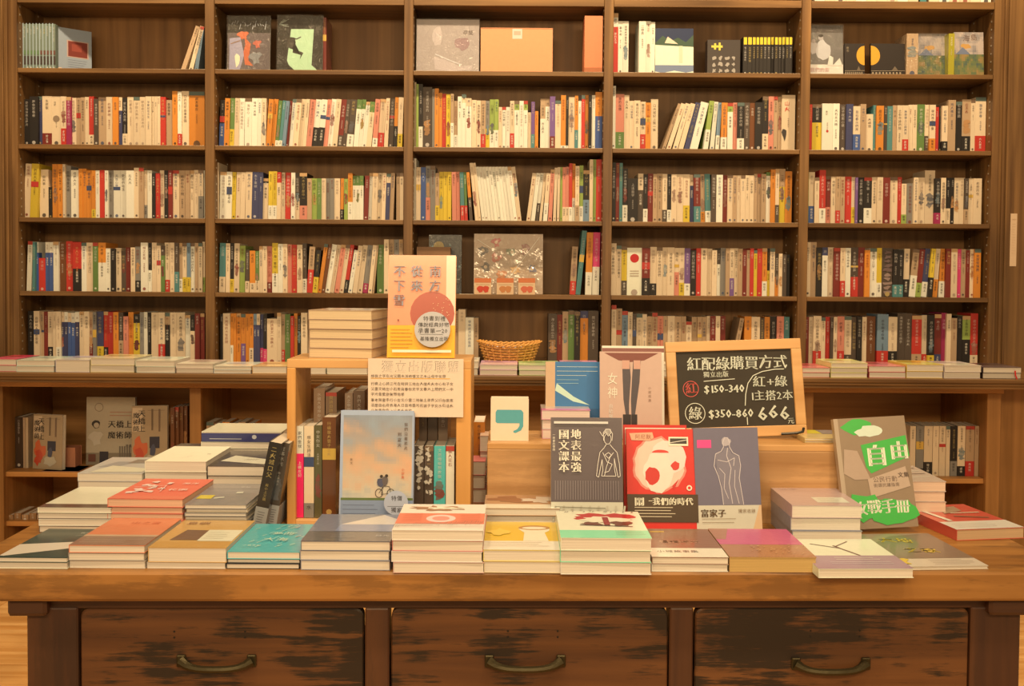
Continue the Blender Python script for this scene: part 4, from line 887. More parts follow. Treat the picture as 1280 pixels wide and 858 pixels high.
def art_legs(A):
    A.rect(0, 0, 1, 1, (204, 162, 128)); A.poly([(.07, .985), (.95, .985), (.72, .90), (.5, .88), (.3, .90)], (128, 66, 50))
    st = (84, 72, 66)
    A.poly([(.36, .9), (.48, .9), (.5, .7), (.47, .4), (.47, .2), (.5, .1), (.4, .1), (.42, .25), (.38, .45), (.37, .65)], st); A.poly([(.54, .9), (.66, .9), (.64, .65), (.6, .45), (.56, .25), (.57, .1), (.5, .1), (.51, .2), (.5, .45), (.52, .7)], st)
    A.rect(.36, .8, .48, .9, (206, 150, 116)); A.rect(.545, .8, .655, .9, (206, 150, 116)); A.rect(.37, .08, .5, .28, (50, 40, 36)); A.rect(.505, .08, .6, .28, (50, 40, 36))
    A.text('女神', .12, .76, .03, (236, 214, 184), True, 1.12, sx=.85); A.text('自助餐', .14, .4, .011, (230, 206, 176), True, 1.1); A.text('小說短篇', .78, .6, .007, (150, 110, 80), True, 1.4)
stand('pinkish book showing two dark stockinged legs, standing on the riser left of the blackboard', 751, 829, 441, (220, 190, 160), art_legs, Y=2.30, zb=rz, T=.014, tilt=7, mt=GL)
stand('white-edged book standing directly behind the one with stockinged legs', 754, 832, 434, (236, 214, 180), lambda A: A.rect(0, .93, 1, .975, (140, 84, 66)), Y=2.33, zb=rz, T=.018, tilt=7, mt=PR)

# blackboard
cbY = 2.33; bl_ = at(838, 541, cbY); br2 = at(1009.5, 541, cbY); Wb = br2.x - bl_.x; tl = 10
cbH = .0; ttop = at(920, 427.5, cbY + .04).z; cbH = (ttop - rz) / math.cos(R(tl)); 
cb = empty('blackboard', ((bl_.x + br2.x) / 2, cbY, rz + .004), (-R(tl), R(-2.2), 0)); tag(cb, 'small blackboard in a pale wooden frame with chalked prices, on the riser', 'blackboard')
fw = .025; hw = Wb / 2
for nm, b in (('frame_bar', (-hw, hw, 0, .014, cbH - fw, cbH)), ('frame_bar', (-hw, hw, 0, .014, 0, fw)), ('frame_bar', (-hw, -hw + fw, 0, .014, fw + .0003, cbH - fw - .0003)), ('frame_bar', (hw - fw, hw, 0, .014, fw + .0003, cbH - fw - .0003))):
    q = MB(); q.box(*b, bev=.0015); q.build(nm, LW, cb)
q = MB(); q.box(-hw + fw - .004, hw - fw + .004, .006, .011, fw - .004, cbH - fw + .004); slate = q.build('slate_panel', SLATE, cb)
q = MB(); iw, ih = Wb - 2 * fw, cbH - 2 * fw
A = Art(q, (-iw / 2, .0056, fw), (1, 0, 0), (0, 0, 1), (0, -1, 0), iw, ih); ch = (226, 214, 190)
A.text('紅配綠購買方式', .09, .93, .0355, ch, jit=.06, gap=1.0, bold=.035); A.text('獨立出版', .23, .73, .015, ch, jit=.1, bold=.03); A.line([(.23, .605), (.5, .625)], .0016, ch)
def ring(u, v, ru, c): A.line([(u + ru * math.cos(6.283 * k / 22), v + ru * iw / ih * math.sin(6.283 * k / 22) * 1.02) for k in range(23)], .0016, c)
rd = (214, 84, 66); ring(.115, .51, .066, rd); A.text('紅', .065, .60, .029, rd, jit=.05, bold=.03); ring(.14, .19, .085, ch); A.text('綠', .08, .285, .034, ch, jit=.05, bold=.03)
A.text('$150-340', .225, .575, .0265, ch, jit=.05, bold=.05, sx=.95); A.text('$350-860', .25, .255, .028, ch, jit=.05, bold=.05, sx=.96)
A.line([(.585, .12), (.585, .02)], .0018, ch); A.line([(.575, .27), (.585, .42), (.61, .56), (.66, .66), (.74, .71), (.85, .735), (.93, .735)], .0018, ch)
A.text('紅+綠', .65, .655, .029, ch, jit=.05, gap=1.08, bold=.03, sx=1.1); A.text('1主搭2本', .62, .465, .0262, ch, jit=.05, bold=.03); A.text('666', .67, .30, .046, ch, jit=.08, bold=.04, sx=1.08); A.text('元', .93, .1, .016, ch, bold=.03)
q.build('chalk_lettering', plain('chalk', obs(232, 220, 196), .95), cb) if 0 else q.build('chalk_lettering', PR, slate)
# black easel clip at the foot
q = MB(); q.tube([(.10, -.012, .004), (.135, -.022, .005), (.150, -.022, .008), (.155, -.014, .016)], .0035, n=7); q.build('easel_hook', BLACK, cb)
stack('thin yellow-topped magazine', 'flat on the riser between the blackboard and green book', 1006, 1060, 2.27, 548, 2, (226, 190, 110), lambda A: (A.rect(0, .55, .6, 1, (236, 206, 40)), A.rect(.6, .5, 1, 1, (150, 130, 110))), depth=.12, zb=rz, mt=GL, lowdesc='thin magazine')

# ------------------------------------------------------------------ upright books in front of the riser
def art_text(A):
    A.rect(0, .0, 1, .28, (200, 186, 146)); A.rect(0, .28, 1, 1, (88, 72, 66))
    for i in range(26): A.line([(.06 + i * .035, .3), (.06 + i * .035, .46)], .0014, (130, 112, 100))
    for i in range(9): A.line([(.0 + i * .12, .0), (.06 + i * .12, .25)], .004, (186, 170, 132))
    A.text('地表最強', .27, .9, .0235, (236, 214, 176), True, 1.03, bold=.07); A.text('國文課本', .1, .9, .0235, (236, 214, 176), True, 1.03, bold=.07); A.text('一本書的學問', .02, .86, .006, (236, 214, 176), True, 1.1)
    A.rect(.04, .945, .8, .965, (206, 190, 160))
    c = (226, 206, 170); A.line([(.68, .88), (.72, .84), (.76, .88), (.8, .84), (.84, .87)], .0012, c)
    def cl(pts, w=.0012): A.line(pts, w, c)
    cl([(.79 + .05 * math.cos(k * .6283), .815 + .045 * math.sin(k * .6283)) for k in range(11)]); cl([(.735, .8), (.73, .87), (.77, .9), (.82, .9), (.86, .86), (.85, .8)])
    cl([(.77, .77), (.74, .74), (.68, .7), (.65, .6), (.63, .5), (.66, .49), (.69, .58), (.71, .64)]); cl([(.82, .77), (.86, .74), (.92, .7), (.95, .6), (.96, .5), (.93, .49), (.9, .58), (.88, .65)])
    cl([(.71, .64), (.72, .55), (.7, .5), (.9, .5), (.88, .56), (.88, .65)]); cl([(.72, .7), (.78, .62), (.85, .6), (.8, .54), (.74, .53)]); cl([(.87, .7), (.82, .66), (.77, .58), (.74, .5)]); cl([(.75, .68), (.8, .7), (.84, .68), (.8, .65), (.75, .68)])
    for k in range(7): cl([(.76 + k * .012, .9), (.75 + k * .014, .86)], .0008)
    A.line([(.05, .24), (.75, .23)], .0016, (110, 100, 70)); A.text('國文課本', .48, .2, .0135, (90, 80, 56), bold=.04)
o = stand('dark brown textbook with cream Chinese title, standing before the riser', 690, 781, 526, (176, 160, 130), art_text, Y=2.10, T=.03, tilt=12, mt=WR)
def art_red(A):
    A.rect(0, 0, 1, 1, (216, 40, 30)); A.blob(.46, .64, .38, (226, 130, 100), .06, 30, 3, .28); A.blob(.46, .64, .35, (232, 190, 150), .06, 30, 3, .26); A.blob(.6, .72, .26, (236, 206, 170), .08, 20, 4, .16); A.blob(.45, .56, .22, (238, 210, 176), .1, 18, 9, .2)
    A.blob(.36, .53, .1, (206, 44, 34), .12, 16, 6, .09); A.disc(.48, .76, .12, (216, 60, 44), .03, 14, 0, 180); A.blob(.69, .63, .06, (212, 52, 40), .15, 12, 8, .045); A.poly([(.64, .43), (.74, .5), (.66, .39)], (206, 44, 34))
    A.poly([(.04, .955), (.37, .965), (.39, .91), (.33, .88), (.07, .885)], (226, 160, 112)); A.text('阿尼默', .12, .945, .012, (150, 70, 40)); A.rect(.6, .83, .88, .92, (240, 222, 184)); A.rect(.62, .85, .86, .905, (56, 46, 38)); A.line([(.62, .86), (.86, .89)], .0015, (230, 210, 170))
    A.disc(.88, .41, .04, (240, 222, 184), n=12); A.disc(.88, .41, .022, (216, 40, 30), n=10)
    A.rect(0, .07, 1, .345, (72, 50, 28)); A.text('鬧', .09, .315, .020, (240, 222, 184), bold=.08, sx=1.2); A.text('我們的時代', .35, .315, .0178, (240, 222, 184), bold=.08); A.line([(.3, .28), (.35, .28)], .0012, (240, 222, 184)); lines(A, .1, .8, .215, 4, .03, (226, 200, 150), .0014, 4)
stand('bright red book with a shouting pale face and dark band, standing in the row', 786, 875, 539, (224, 70, 44), art_red, Y=2.165, T=.02, tilt=12, mt=WR)
stand('red-edged white book mostly hidden behind the bright red one', 782, 862, 533, (200, 44, 34), lambda A: A.rect(.02, .8, .98, .97, (238, 214, 176)), Y=2.20, T=.014, tilt=10, mt=PR)
def art_statue(A):
    A.rect(0, 0, 1, 1, (112, 102, 104)); A.rect(0, 0, 1, .235, (206, 190, 152)); A.poly([(.86, .0), (1, .0), (1, .235), (.97, .235)], (214, 170, 116))
    A.rect(.05, .80, .27, .88, (230, 70, 120)); c = (206, 186, 164)
    A.blob(.5, .86, .07, (178, 160, 144), .15, 14, 2, .045); A.poly([(.33, .74), (.44, .76), (.46, .8), (.55, .8), (.58, .74), (.68, .72), (.7, .62), (.68, .45), (.72, .24), (.42, .24), (.4, .45), (.34, .58)], (128, 116, 112))
    A.line([(.33, .74), (.42, .765), (.46, .81), (.45, .85), (.48, .9), (.53, .9), (.555, .85), (.55, .81), (.6, .75), (.69, .72), (.71, .62), (.68, .5), (.73, .24)], .0016, c)
    A.line([(.33, .74), (.3, .62), (.36, .52), (.4, .4), (.42, .24)], .0016, c); A.line([(.36, .68), (.5, .66), (.62, .7), (.6, .62)], .0014, c); A.line([(.52, .8), (.5, .72), (.56, .6), (.52, .45), (.56, .25)], .0016, c); A.line([(.62, .58), (.6, .42), (.66, .25)], .0014, c); A.line([(.38, .6), (.46, .54), (.44, .4), (.5, .3)], .0014, c)
    A.text('富家子', .06, .2, .0185, (90, 58, 28), bold=.08); A.text('獨家收錄', .64, .2, .0095, (150, 120, 84)); lines(A, .08, .75, .105, 2, .035, (150, 120, 84), .001, 4)
stand('blue-grey book with a statue drawing and pink tag, at the right of the row', 873, 955, 538, (120, 112, 112), art_statue, Y=2.165, T=.02, tilt=11, mt=PR, roll=-1)
def art_green2(A):
    A.rect(0, 0, 1, 1, (148, 118, 82)); A.rect(0, 0, .06, 1, (180, 150, 110)); g = (62, 172, 60); cr_ = (232, 220, 184)
    A.blob(.32, .92, .22, g, .14, 14, 3, .07); A.blob(.48, .87, .18, (214, 214, 170), .2, 16, 5, .05)
    A.poly([(.34, .75), (.98, .82), (1.0, .63), (.44, .49), (.38, .55)], g)
    A.text('自', .37, .755, .052, cr_, bold=.09); A.text('由', .72, .775, .044, cr_, bold=.09)
    A.poly([(.06, .5), (.1, .72), (.28, .7), (.42, .44), (.2, .44)], (180, 146, 110)); A.poly([(.38, .44), (.92, .54), (.96, .36), (.4, .27)], (190, 156, 118))
    A.text('公民行動', .45, .46, .0135, (96, 70, 50)); A.text('街頭抗議指南', .45, .40, .0095, (96, 70, 50)); A.text('文集', .8, .49, .0125, (96, 70, 50), bold=.04)
    A.blob(.3, .19, .28, g, .2, 18, 8, .12); A.blob(.68, .14, .34, g, .12, 20, 9, .115)
    A.text('攻戰手冊', .12, .255, .033, cr_, jit=.08, bold=.06, gap=.98)
gb = stand('brown book with bright green patches and big cream characters, leaning at right', 1060, 1151, 527, (170, 140, 100), art_green2, Y=2.17, T=.018, tilt=13, roll=-3.5, mt=WR)

# small stock seen between the display box and riser
stack('salmon pink card box', 'the notebook pile right of the display box', 577, 607, 2.42, 577, 3, (226, 120, 100), lambda A: None, depth=.08, mt=PR, low=[(200, 120, 90), (150, 84, 54)], lowdesc='card-covered notebook')
o = ubook('orange-yellow packet with white top standing behind the riser\'s left end', 592, 606, 528, 2.52, 'O', None, TZ); o.name = 'packet'; o['category'] = 'packet'
stack('pale small booklet', 'the low pile behind the comma box', 600, 625, 2.47, 545, 4, (226, 176, 130), lambda A: None, depth=.07, mt=PR, low=[(206, 150, 104)], lowdesc='small booklet')
# ------------------------------------------------------------------ books lying on the ledge
LG = [ # x0,x1,top,n,colour,word
 (-14, 20, 449, 2, (226, 60, 80), 'pink-red'), (21, 68, 450.5, 2, (206, 214, 180), 'pale green'), (69.5, 112, 450, 1, (206, 186, 200), 'pale lilac'), (113.5, 168, 448, 2, (238, 208, 130), 'thick yellow'),
 (169.5, 218, 451, 2, (228, 226, 200), 'white green-edged'), (220, 266, 455, 2, (236, 200, 160), 'white and orange'),
 (267.5, 314, 458, 2, (222, 214, 214), 'white and blue'), (315.5, 358, 458, 1, (232, 170, 90), 'orange-covered'), (360, 407, 458, 1, (226, 200, 160), 'cream'), (409, 459, 458.5, 1, (236, 222, 190), 'plain white'),
 (461, 512, 458, 1, (226, 200, 160), 'cream (hidden)'), (588, 598, 452, 2, (230, 214, 190), 'narrow white'),
 (600, 647, 456, 2, (226, 170, 170), 'pink and white'), (648.5, 700, 456.5, 2, (190, 206, 120), 'green and yellow'), (702, 750, 456, 2, (226, 150, 160), 'pink-topped'), (788, 836, 455, 2, (238, 220, 190), 'white-covered'),
 (1003, 1038, 460, 2, (214, 90, 80), 'red and white'), (1039, 1085, 454, 3, (238, 218, 120), 'yellow and white'), (1086, 1132, 458, 2, (216, 100, 90), 'red-flecked'), (1133.5, 1179.5, 456, 2, (238, 190, 70), 'golden yellow'),
 (1181, 1227, 457, 2, (236, 206, 180), 'white and red'), (1229, 1277, 459.5, 2, (84, 62, 54), 'dark brown')]
for i, (a, b_, yt, n, c, wd) in enumerate(LG):
    if 'hidden' in wd: continue
    def art(A, c=c, i=i):
        rn = random.Random(i); A.poly([(0, 0), (1, 0), (1, rn.uniform(.3, .6)), (0, rn.uniform(.2, .5))], tuple(min(245, v + 26) for v in c)); A.rect(.1, .6, .6, .8, tuple(max(20, v - 40) for v in c)); lines(A, .2, .8, .5, 4, .08, (150, 120, 90), .002, i)
    wh = ['at the far left end of the ledge', 'on the ledge, second from the left end', 'on the ledge under the blue spines', 'on the ledge under the yellow spines', 'on the ledge left of the first divider', 'on the ledge before the first divider',
          'on the ledge in the left-centre bay', 'on the ledge touching the display box', 'on the ledge seen through the display box, left one', 'on the ledge seen through the display box, right one', '', 'on the ledge just right of the display box',
          'on the ledge left under the basket', 'on the ledge right under the basket', 'on the ledge behind the blue book', 'on the ledge left of the blackboard', 'on the ledge touching the blackboard', 'on the ledge second past the blackboard', 'on the ledge third past the blackboard',
          'on the ledge below the red spine band', 'on the ledge, second from the right end', 'at the far right end of the ledge'][i]
    if n == 1:
        stack(f'{wd} paperback', wh, a, b_, LY + .03, yt, 1, c, art, depth=.19, zb=LZ, mt=GL, page=(232, 204, 158))
    else:
        L_ = stack(f'{wd} paperback', 'the pair ' + wh, a, b_, LY + .03, yt, n, c, art, depth=.19, zb=LZ, mt=GL, page=(232, 204, 158), low=[tuple(max(20, v - 20) for v in c)])
        if i == len(LG) - 1:
            q = MB(); pts = [(0, .012), (.002, .03), (.008, .045), (.014, .052)]
            for (p0, q0), (p1, q1) in zip(pts, pts[1:]): q.face([(p0, -q0, 0), (p0 + .006, -q0, 0), (p1 + .006, -q1, 0), (p1, -q1, 0)], col((214, 44, 34)))
            t = L_[-1]; rb = q.build('ribbon_marker', PR, t, (.045, .0, -.004), (R(90) * 0, 0, 0))
            rb.rotation_euler = (R(-90) * 0, 0, 0)
            # hangs in front of the foot: local y of the lying book points down
            rb.data.transform(Matrix(((1, 0, 0, 0), (0, -1, 0, 0), (0, 0, 1, 0), (0, 0, 0, 1))))

# basket on the ledge
bk = empty('wicker_basket', (at(636.5, 450, 3.96).x, 3.98, LZ)); tag(bk, 'shallow oval wicker basket with a pale cloth inside, on the ledge', 'basket')
za = at(636, 428, 3.96).z - LZ; rw0, rw1 = .085, .125; q = MB(); rows = 9; base = .0
def bp2(t, h, off=0):
    k = rw0 + (rw1 - rw0) * h; return ((k + off) * math.cos(t), (k * .62 + off) * math.sin(t), .005 + (za - .01) * h + (.006 * math.cos(2 * t) * h))
for r1 in range(rows):
    h = r1 / rows; q.tube([bp2(6.2832 * k / 40, h, .0035 * (1 if (k + r1) % 2 else -1)) for k in range(40)], .0045, n=5, closed=True)
q.build('weave', WICK, bk)
q = MB()
for k in range(20): q.tube([bp2(6.2832 * k / 20, h / 4) for h in range(5)], .003, n=5)
q.build('upright_reeds', WICK, bk)
q = MB()
for d in (0, 1):
    q.tube([(lambda p: (p[0] , p[1], p[2] + .004 * math.sin(6.2832 * k / 4 + 3.14 * d)))(bp2(6.2832 * k / 64, 1, .003 * math.cos(6.2832 * k / 4 + 3.14 * d))) for k in range(64)], .0045, n=6, closed=True)
q.build('rim', WICK, bk)
q = MB(); q.face([bp2(6.2832 * k / 30, .0) for k in range(30)]); q.build('basket_floor', WICK, bk)
q = MB(); N_ = 32; rn = random.Random(3)
e1 = [bp2(6.2832 * k / N_, .93, -.008) for k in range(N_)]; e2 = [(p[0] * .6, p[1] * .6, p[2] - .02 + rn.uniform(-.006, .006)) for p in e1]
for k in range(N_): j = (k + 1) % N_; q.face([e1[k], e1[j], e2[j], e2[k]])
q.face(e2); q.build('cloth_liner', CLOTH, bk)
q = MB()
for sg in (-1, 1): q.tube([(sg * .118, .0, za - .004), (sg * .135, 0, za + .004), (sg * .132, .012, za + .001)], .0035, n=5)
q.build('end_loop', WICK, bk)

# ------------------------------------------------------------------ things on the upper shelves
yS = SY + .05
def shbook(desc, x0, x1, ytop, row, c, art, T=.02, tilt=4, Y=None, **k):
    o = stand(desc, x0, x1, ytop, c, art, Y=Y or yS, zb=SHZ[row], T=T, tilt=tilt, **k)
    if k.get('mt') is CR: film(o, o.dimensions.x, o.dimensions.z, amp=.0022, s=14, seed=int(x0))
    return o
# ten slim volumes and the angled one
for i in range(10):
    x0 = 28.3 + i * 4.1
    o = ubook(f'slim grey-green volume, {ORD[i + 1]} from the left in the ten-volume set, top shelf', x0, x0 + 4.0, 30, yS, (118, 124, 96), None, SHZ['A'], group='ten matching slim volumes on the top left shelf', mt=PR)
    q = MB(); T = o.dimensions.x; A = Art(q, (-T / 2, -.0006, 0), (1, 0, 0), (0, 0, 1), (0, -1, 0), T, .2); A.rect(0, 0, .3, 1, (168, 176, 158)); A.rect(.3, .12, 1, .3, (70, 56, 44)); A.rect(.3, .33, 1, .42, (110, 70, 52) if i > 4 else (100, 120, 70)); q.build('spine_print', PR, o)
def art_pale(A):
    A.rect(0, 0, 1, 1, (150, 152, 142)); A.rect(.38, .36, .92, .74, (190, 150, 120)); A.rect(.41, .38, .89, .72, (122, 40, 26)); A.rect(.5, .5, .75, .66, (150, 60, 40)); lines(A, .4, .9, .3, 4, .05, (110, 104, 110)); A.rect(.05, .02, .25, .1, (214, 180, 140))
p = at(67, 88, yS - .02); q0 = at(101, 88, yS + .12)
o = make_book(.165, SHZ['A'] * 0 + (at(67, 30, yS - .02).z - SHZ['A']), .02, (150, 152, 142), art_pale, mt=PR); o.location = ((p.x + q0.x) / 2 + .014, (p.y + q0.y) / 2 + .012, SHZ['A'] + .0005); o.rotation_euler = (0, 0, R(40)); tag(o, 'grey-green slim book turned to show a red panel, top shelf, leftmost bay', 'book')
def art_fire(A):
    A.rect(0, 0, 1, .7, (96, 80, 70)); A.rect(0, .7, 1, 1, (28, 22, 18)); A.poly([(.05, .02), (.3, .02), (.4, .3), (.3, .62), (.05, .6)], (160, 146, 146)); A.blob(.36, .66, .13, (206, 100, 54), .3, 14, 1, .07); A.poly([(.4, .62), (.55, .5), (.5, .2), (.62, .1), (.42, .12), (.38, .35), (.42, .48)], (200, 96, 50))
    A.blob(.7, .5, .09, (190, 90, 60), .4); A.blob(.66, .25, .14, (130, 124, 110), .4); A.blob(.24, .2, .07, (232, 214, 160), .3, 10, 3, .12); A.line([(.08, .5), (.3, .56)], .004, (150, 110, 70))
    rn = random.Random(5)
    for i in range(14): A.line([(.1 + .06 * i, .8 + rn.uniform(-.04, .1)), (.13 + .06 * i, .83 + rn.uniform(-.02, .1))], .002, (180, 170, 150))
shbook('black-topped picture book with an orange flame-like figure, top shelf', 283.5, 337, 21, 'A', (30, 24, 20), art_fire, mt=CR, T=.012)
def art_sil(A):
    A.rect(0, 0, 1, 1, (26, 21, 17)); A.poly([(.26, .12), (.22, .2), (.3, .76), (.8, .76), (.76, .12), (.9, .02), (.4, .02)], (182, 206, 146)); k = (40, 34, 22)
    A.blob(.3, .52, .09, k, .2, 10, 2, .12); A.poly([(.3, .5), (.36, .56), (.34, .34), (.52, .3), (.5, .22), (.58, .34), (.3, .42)], k); A.line([(.34, .6), (.42, .58), (.52, .62)], .005, k)
    rn = random.Random(6)
    for i in range(10): A.line([(.04, .84), (.04 + rn.uniform(.05, .25), .84 + rn.uniform(-.1, .14))], .002, (150, 150, 120))
shbook('black picture book with a pale green window and dancing silhouette, top shelf', 346, 403, 20, 'A', (26, 21, 17), art_sil, mt=CR, T=.012)
ubook('dark book edge beside the silhouette picture book, top shelf', 403.5, 408, 22, yS + .02, 'm', None, SHZ['A'], mt=WR)
def art_floral(A):
    A.rect(0, 0, 1, 1, (178, 156, 132)); A.blob(.75, .55, .12, (160, 124, 110), .3, 14, 4, .14); A.blob(.34, .7, .08, (200, 176, 150), .2, 12, 4, .2); A.text('花間', .74, .8, .022, (84, 60, 44), jit=.1); A.poly([(.28, .3), (.45, .25), (.7, .12), (.9, .15), (.88, .05), (.55, .03), (.3, .06)], (196, 172, 148)); A.line([(.3, .35), (.5, .25), (.72, .15)], .005, (214, 196, 170))
shbook('large square greyish wrapped album, top shelf, middle bay', 520.5, 599, 25, 'A', (170, 150, 126), art_floral, mt=CR, T=.02, tilt=3)
def cbox(desc, x0, x1, yt, row, c, D, Y=None, art=None, tilt=0, mt=PR, name='cardboard_box'):
    return stand(desc, x0, x1, yt, c, art, Y=Y or yS, zb=SHZ[row], T=D, tilt=tilt, mt=mt, name=name, page=c, cat='box')
cbox('flat orange cardboard box with a pale label, top shelf, middle bay', 601, 691, 35, 'A', (226, 146, 88), .06, art=lambda A: (A.rect(.44, .76, .575, .985, (220, 190, 152)), A.rect(.46, .84, .555, .93, (196, 160, 120)), A.line([(.0, .985), (1, .985)], .002, (176, 100, 56))))
cbox('narrow upright orange box at the right end of the top middle shelf', 731, 753.5, 20, 'A', (222, 124, 72), .12, Y=SY + .02, art=lambda A: A.rect(0, 0, 1, .09, (176, 96, 50)))
def art_land(A):
    A.rect(0, 0, 1, 1, (226, 222, 186)); A.rect(0, .68, 1, 1, (30, 44, 66)); A.poly([(0, .68), (.2, .84), (.4, .72), (.6, .8), (.8, .7), (1, .86), (1, .6), (0, .64)], (60, 80, 54)); A.poly([(.25, .68), (.33, .82), (.5, .72), (.6, .66)], (226, 196, 150)); A.rect(.62, .25, .72, .62, (206, 200, 150)); A.rect(0, 0, 1, .2, (116, 122, 128)); A.poly([(0, .0), (0, .06), (.2, .03), (.5, .08), (.8, .04), (1, .07), (1, .0)], (226, 216, 196))
shbook('landscape-covered book with navy sky and white middle, top shelf', 819.5, 867.5, 36, 'A', (60, 60, 66), art_land, T=.014, mt=WR)
def art_dark(A):
    A.rect(0, 0, 1, 1, (70, 58, 46)); y = (226, 196, 70)
    A.rect(.12, .78, .46, .84, y); A.rect(.2, .72, .26, .9, y); A.rect(.34, .7, .4, .92, y); rn = random.Random(2)
    for r1 in range(3):
        for c1 in range(4): A.blob(.2 + c1 * .2, .48 - r1 * .18, .06, (170, 152, 124), .5, 9, r1 * 4 + c1)
o = cbox('dark box with yellow zigzag emblem and small pale icons, top shelf', 884.5, 925.5, 50, 'A', (64, 52, 42), .05, art=art_dark, mt=GL)
def art_photo(A):
    A.rect(0, 0, 1, .22, (226, 206, 184)); A.rect(0, .22, 1, 1, (110, 100, 84)); A.rect(0, .85, 1, 1, (70, 60, 50)); A.blob(.14, .55, .14, (176, 160, 138), .15, 14, 1, .12); A.blob(.42, .5, .2, (200, 186, 162), .15, 16, 2, .2); A.disc(.36, .75, .075, (176, 160, 138)); A.disc(.15, .68, .06, (150, 132, 110)); A.disc(.36, .79, .07, (50, 42, 34), .03); A.poly([(.55, .2), (.6, .4), (.72, .36), (.7, .2), (.9, .35), (.98, .2)], (220, 206, 184)); A.text('我們的影', .05, .16, .02, (200, 140, 120))
shbook('sepia photo-covered book of two people seated, top shelf, rightmost bay', 1011.5, 1055, 32, 'A', (90, 80, 66), art_photo, T=.012, mt=CR)
def art_half(s):
    def f(A):
        A.rect(0, 0, 1, 1, (44, 34, 26)); u = 1.0 if s > 0 else .0
        A.disc(u, .63, .4 if s > 0 else .27, (214, 148, 40), .3, 20, 90 if s > 0 else -90, 270 if s > 0 else 90)
        for k in range(9): A.rect(.03 + k * .1, .02, .08 + k * .1, .12, (150, 126, 90)); 
        A.line([(0, .15), (1, .16)], .002, (150, 126, 90)); A.poly([(.6, .16), (.7, .3), (.8, .16)], (110, 90, 64))
        if s > 0: A.text('夜市', .08, .9, .012, (150, 126, 90), True)
    return f
shbook('black book with the left half of a golden disc, top shelf', 1056.5, 1081.5, 55, 'A', (44, 34, 26), art_half(1), T=.014)
shbook('black book with the right half of a golden disc, top shelf', 1089.5, 1132, 55, 'A', (44, 34, 26), art_half(-1), T=.014)
def art_pic(sd):
    def f(A):
        def g(u, v):
            n = nz_(u, v, 5, sd) + .5 * nz_(u, v, 12, sd)
            if v > .5: return mixc((186, 160, 130), (130, 118, 104), n * 1.2 + .3)
            return mixc((104, 108, 56), (150, 116, 60) if n > 0 else (70, 84, 70), abs(n) * 2)
        A.grid(0, 0, 1, 1, g, 16, 20); A.blob(.4, .68, .16, (196, 140, 66), .3, 12, sd + 3, .06); A.poly([(.05, .5), (.3, .66), (.55, .5)], (110, 112, 116))
        A.text('海島' if sd > 4 else '', .3, .95, .03, (110, 80, 60), jit=.2)
    return f
shbook('film-wrapped picture book with grey hills, top shelf, rightmost bay', 1148, 1185, 43, 'A', (170, 130, 70), art_pic(3), T=.02, mt=CR, Y=SY + .07)
ubook('crinkled film-wrapped gold spine, top shelf, rightmost bay', 1133.5, 1148, 42, yS - .01, 'T', None, SHZ['A'], mt=CR)
ubook('olive spine between the two picture books, top shelf, rightmost bay', 1186, 1193.5, 42, yS - .01, (170, 150, 30), None, SHZ['A'], mt=WR)
shbook('picture book with a golden bird shape and greenery, end of top shelf', 1194, 1231, 41, 'A', (170, 150, 60), art_pic(7), T=.02, mt=WR)
# feet of the books above the top board, rightmost bay
for i in range(17):
    x0 = 1019 + i * 13
    o = ubook(f'cream book foot above the rightmost bay, {ORD[i + 1]} from the left', x0, x0 + 12.8, -50, yS - .02, 'C' if i % 4 else 'W', None, SHZ['T'], group='cream books on the highest shelf of the rightmost bay', mt=PR) if i != 10 else ubook('teal spine among the cream books above the rightmost top shelf', x0 + 2, x0 + 10, -50, yS - .02, 'A', None, SHZ['T'])
# middle bay, fourth shelf
def art_dk(A):
    A.rect(0, 0, 1, 1, (28, 42, 46)); A.disc(.3, .8, .16, (176, 136, 44)); rn = random.Random(3)
    for i in range(14): A.blob(rn.uniform(.1, .95), rn.uniform(.02, .95), .03, (130, 160, 140), .6, 7, i)
cbox('dark teal wrapped picture card, fourth shelf, behind the salmon book', 536, 577, 294, 'D', (28, 42, 46), .01, art=art_dk, mt=CR, tilt=3, Y=yS + .06, name='picture_card')
cbox('small brown cardboard box before the dark teal picture card', 521, 563, 309, 'D', (140, 96, 56), .05, art=None, Y=yS)
def art_orn(A):
    A.rect(0, 0, 1, 1, (176, 140, 100)); rn = random.Random(8)
    for i, (u, v, c) in enumerate(((.13, .72, (60, 46, 40)), (.32, .86, (176, 60, 50)), (.32, .6, (190, 90, 60)), (.17, .45, (70, 60, 50)), (.55, .7, (130, 134, 90)), (.74, .74, (130, 60, 44)), (.4, .33, (190, 110, 50)), (.84, .42, (90, 86, 96)), (.6, .4, (206, 150, 80)))):
        A.blob(u, v, .065, c, .45, 14, i)
        A.disc(u, v, .025, (206, 170, 120), n=8)
    for p0, p1 in (((.05, .9), (.3, .72)), ((.5, .25), (.95, .95)), ((.3, .2), (.62, .12)), ((.7, .15), (.9, .1)), ((.05, .3), (.3, .2))): A.line([p0, p1], .0022, (236, 214, 176))
cbox('crinkled clear packet of small colourful ornaments, fourth shelf, middle bay', 592.5, 679, 293, 'D', (170, 134, 96), .008, art=art_orn, mt=CR, tilt=5, Y=yS + .02, name='ornament_packet'); film(bpy.data.objects['ornament_packet'], .29, .195, amp=.014, s=17, seed=4)
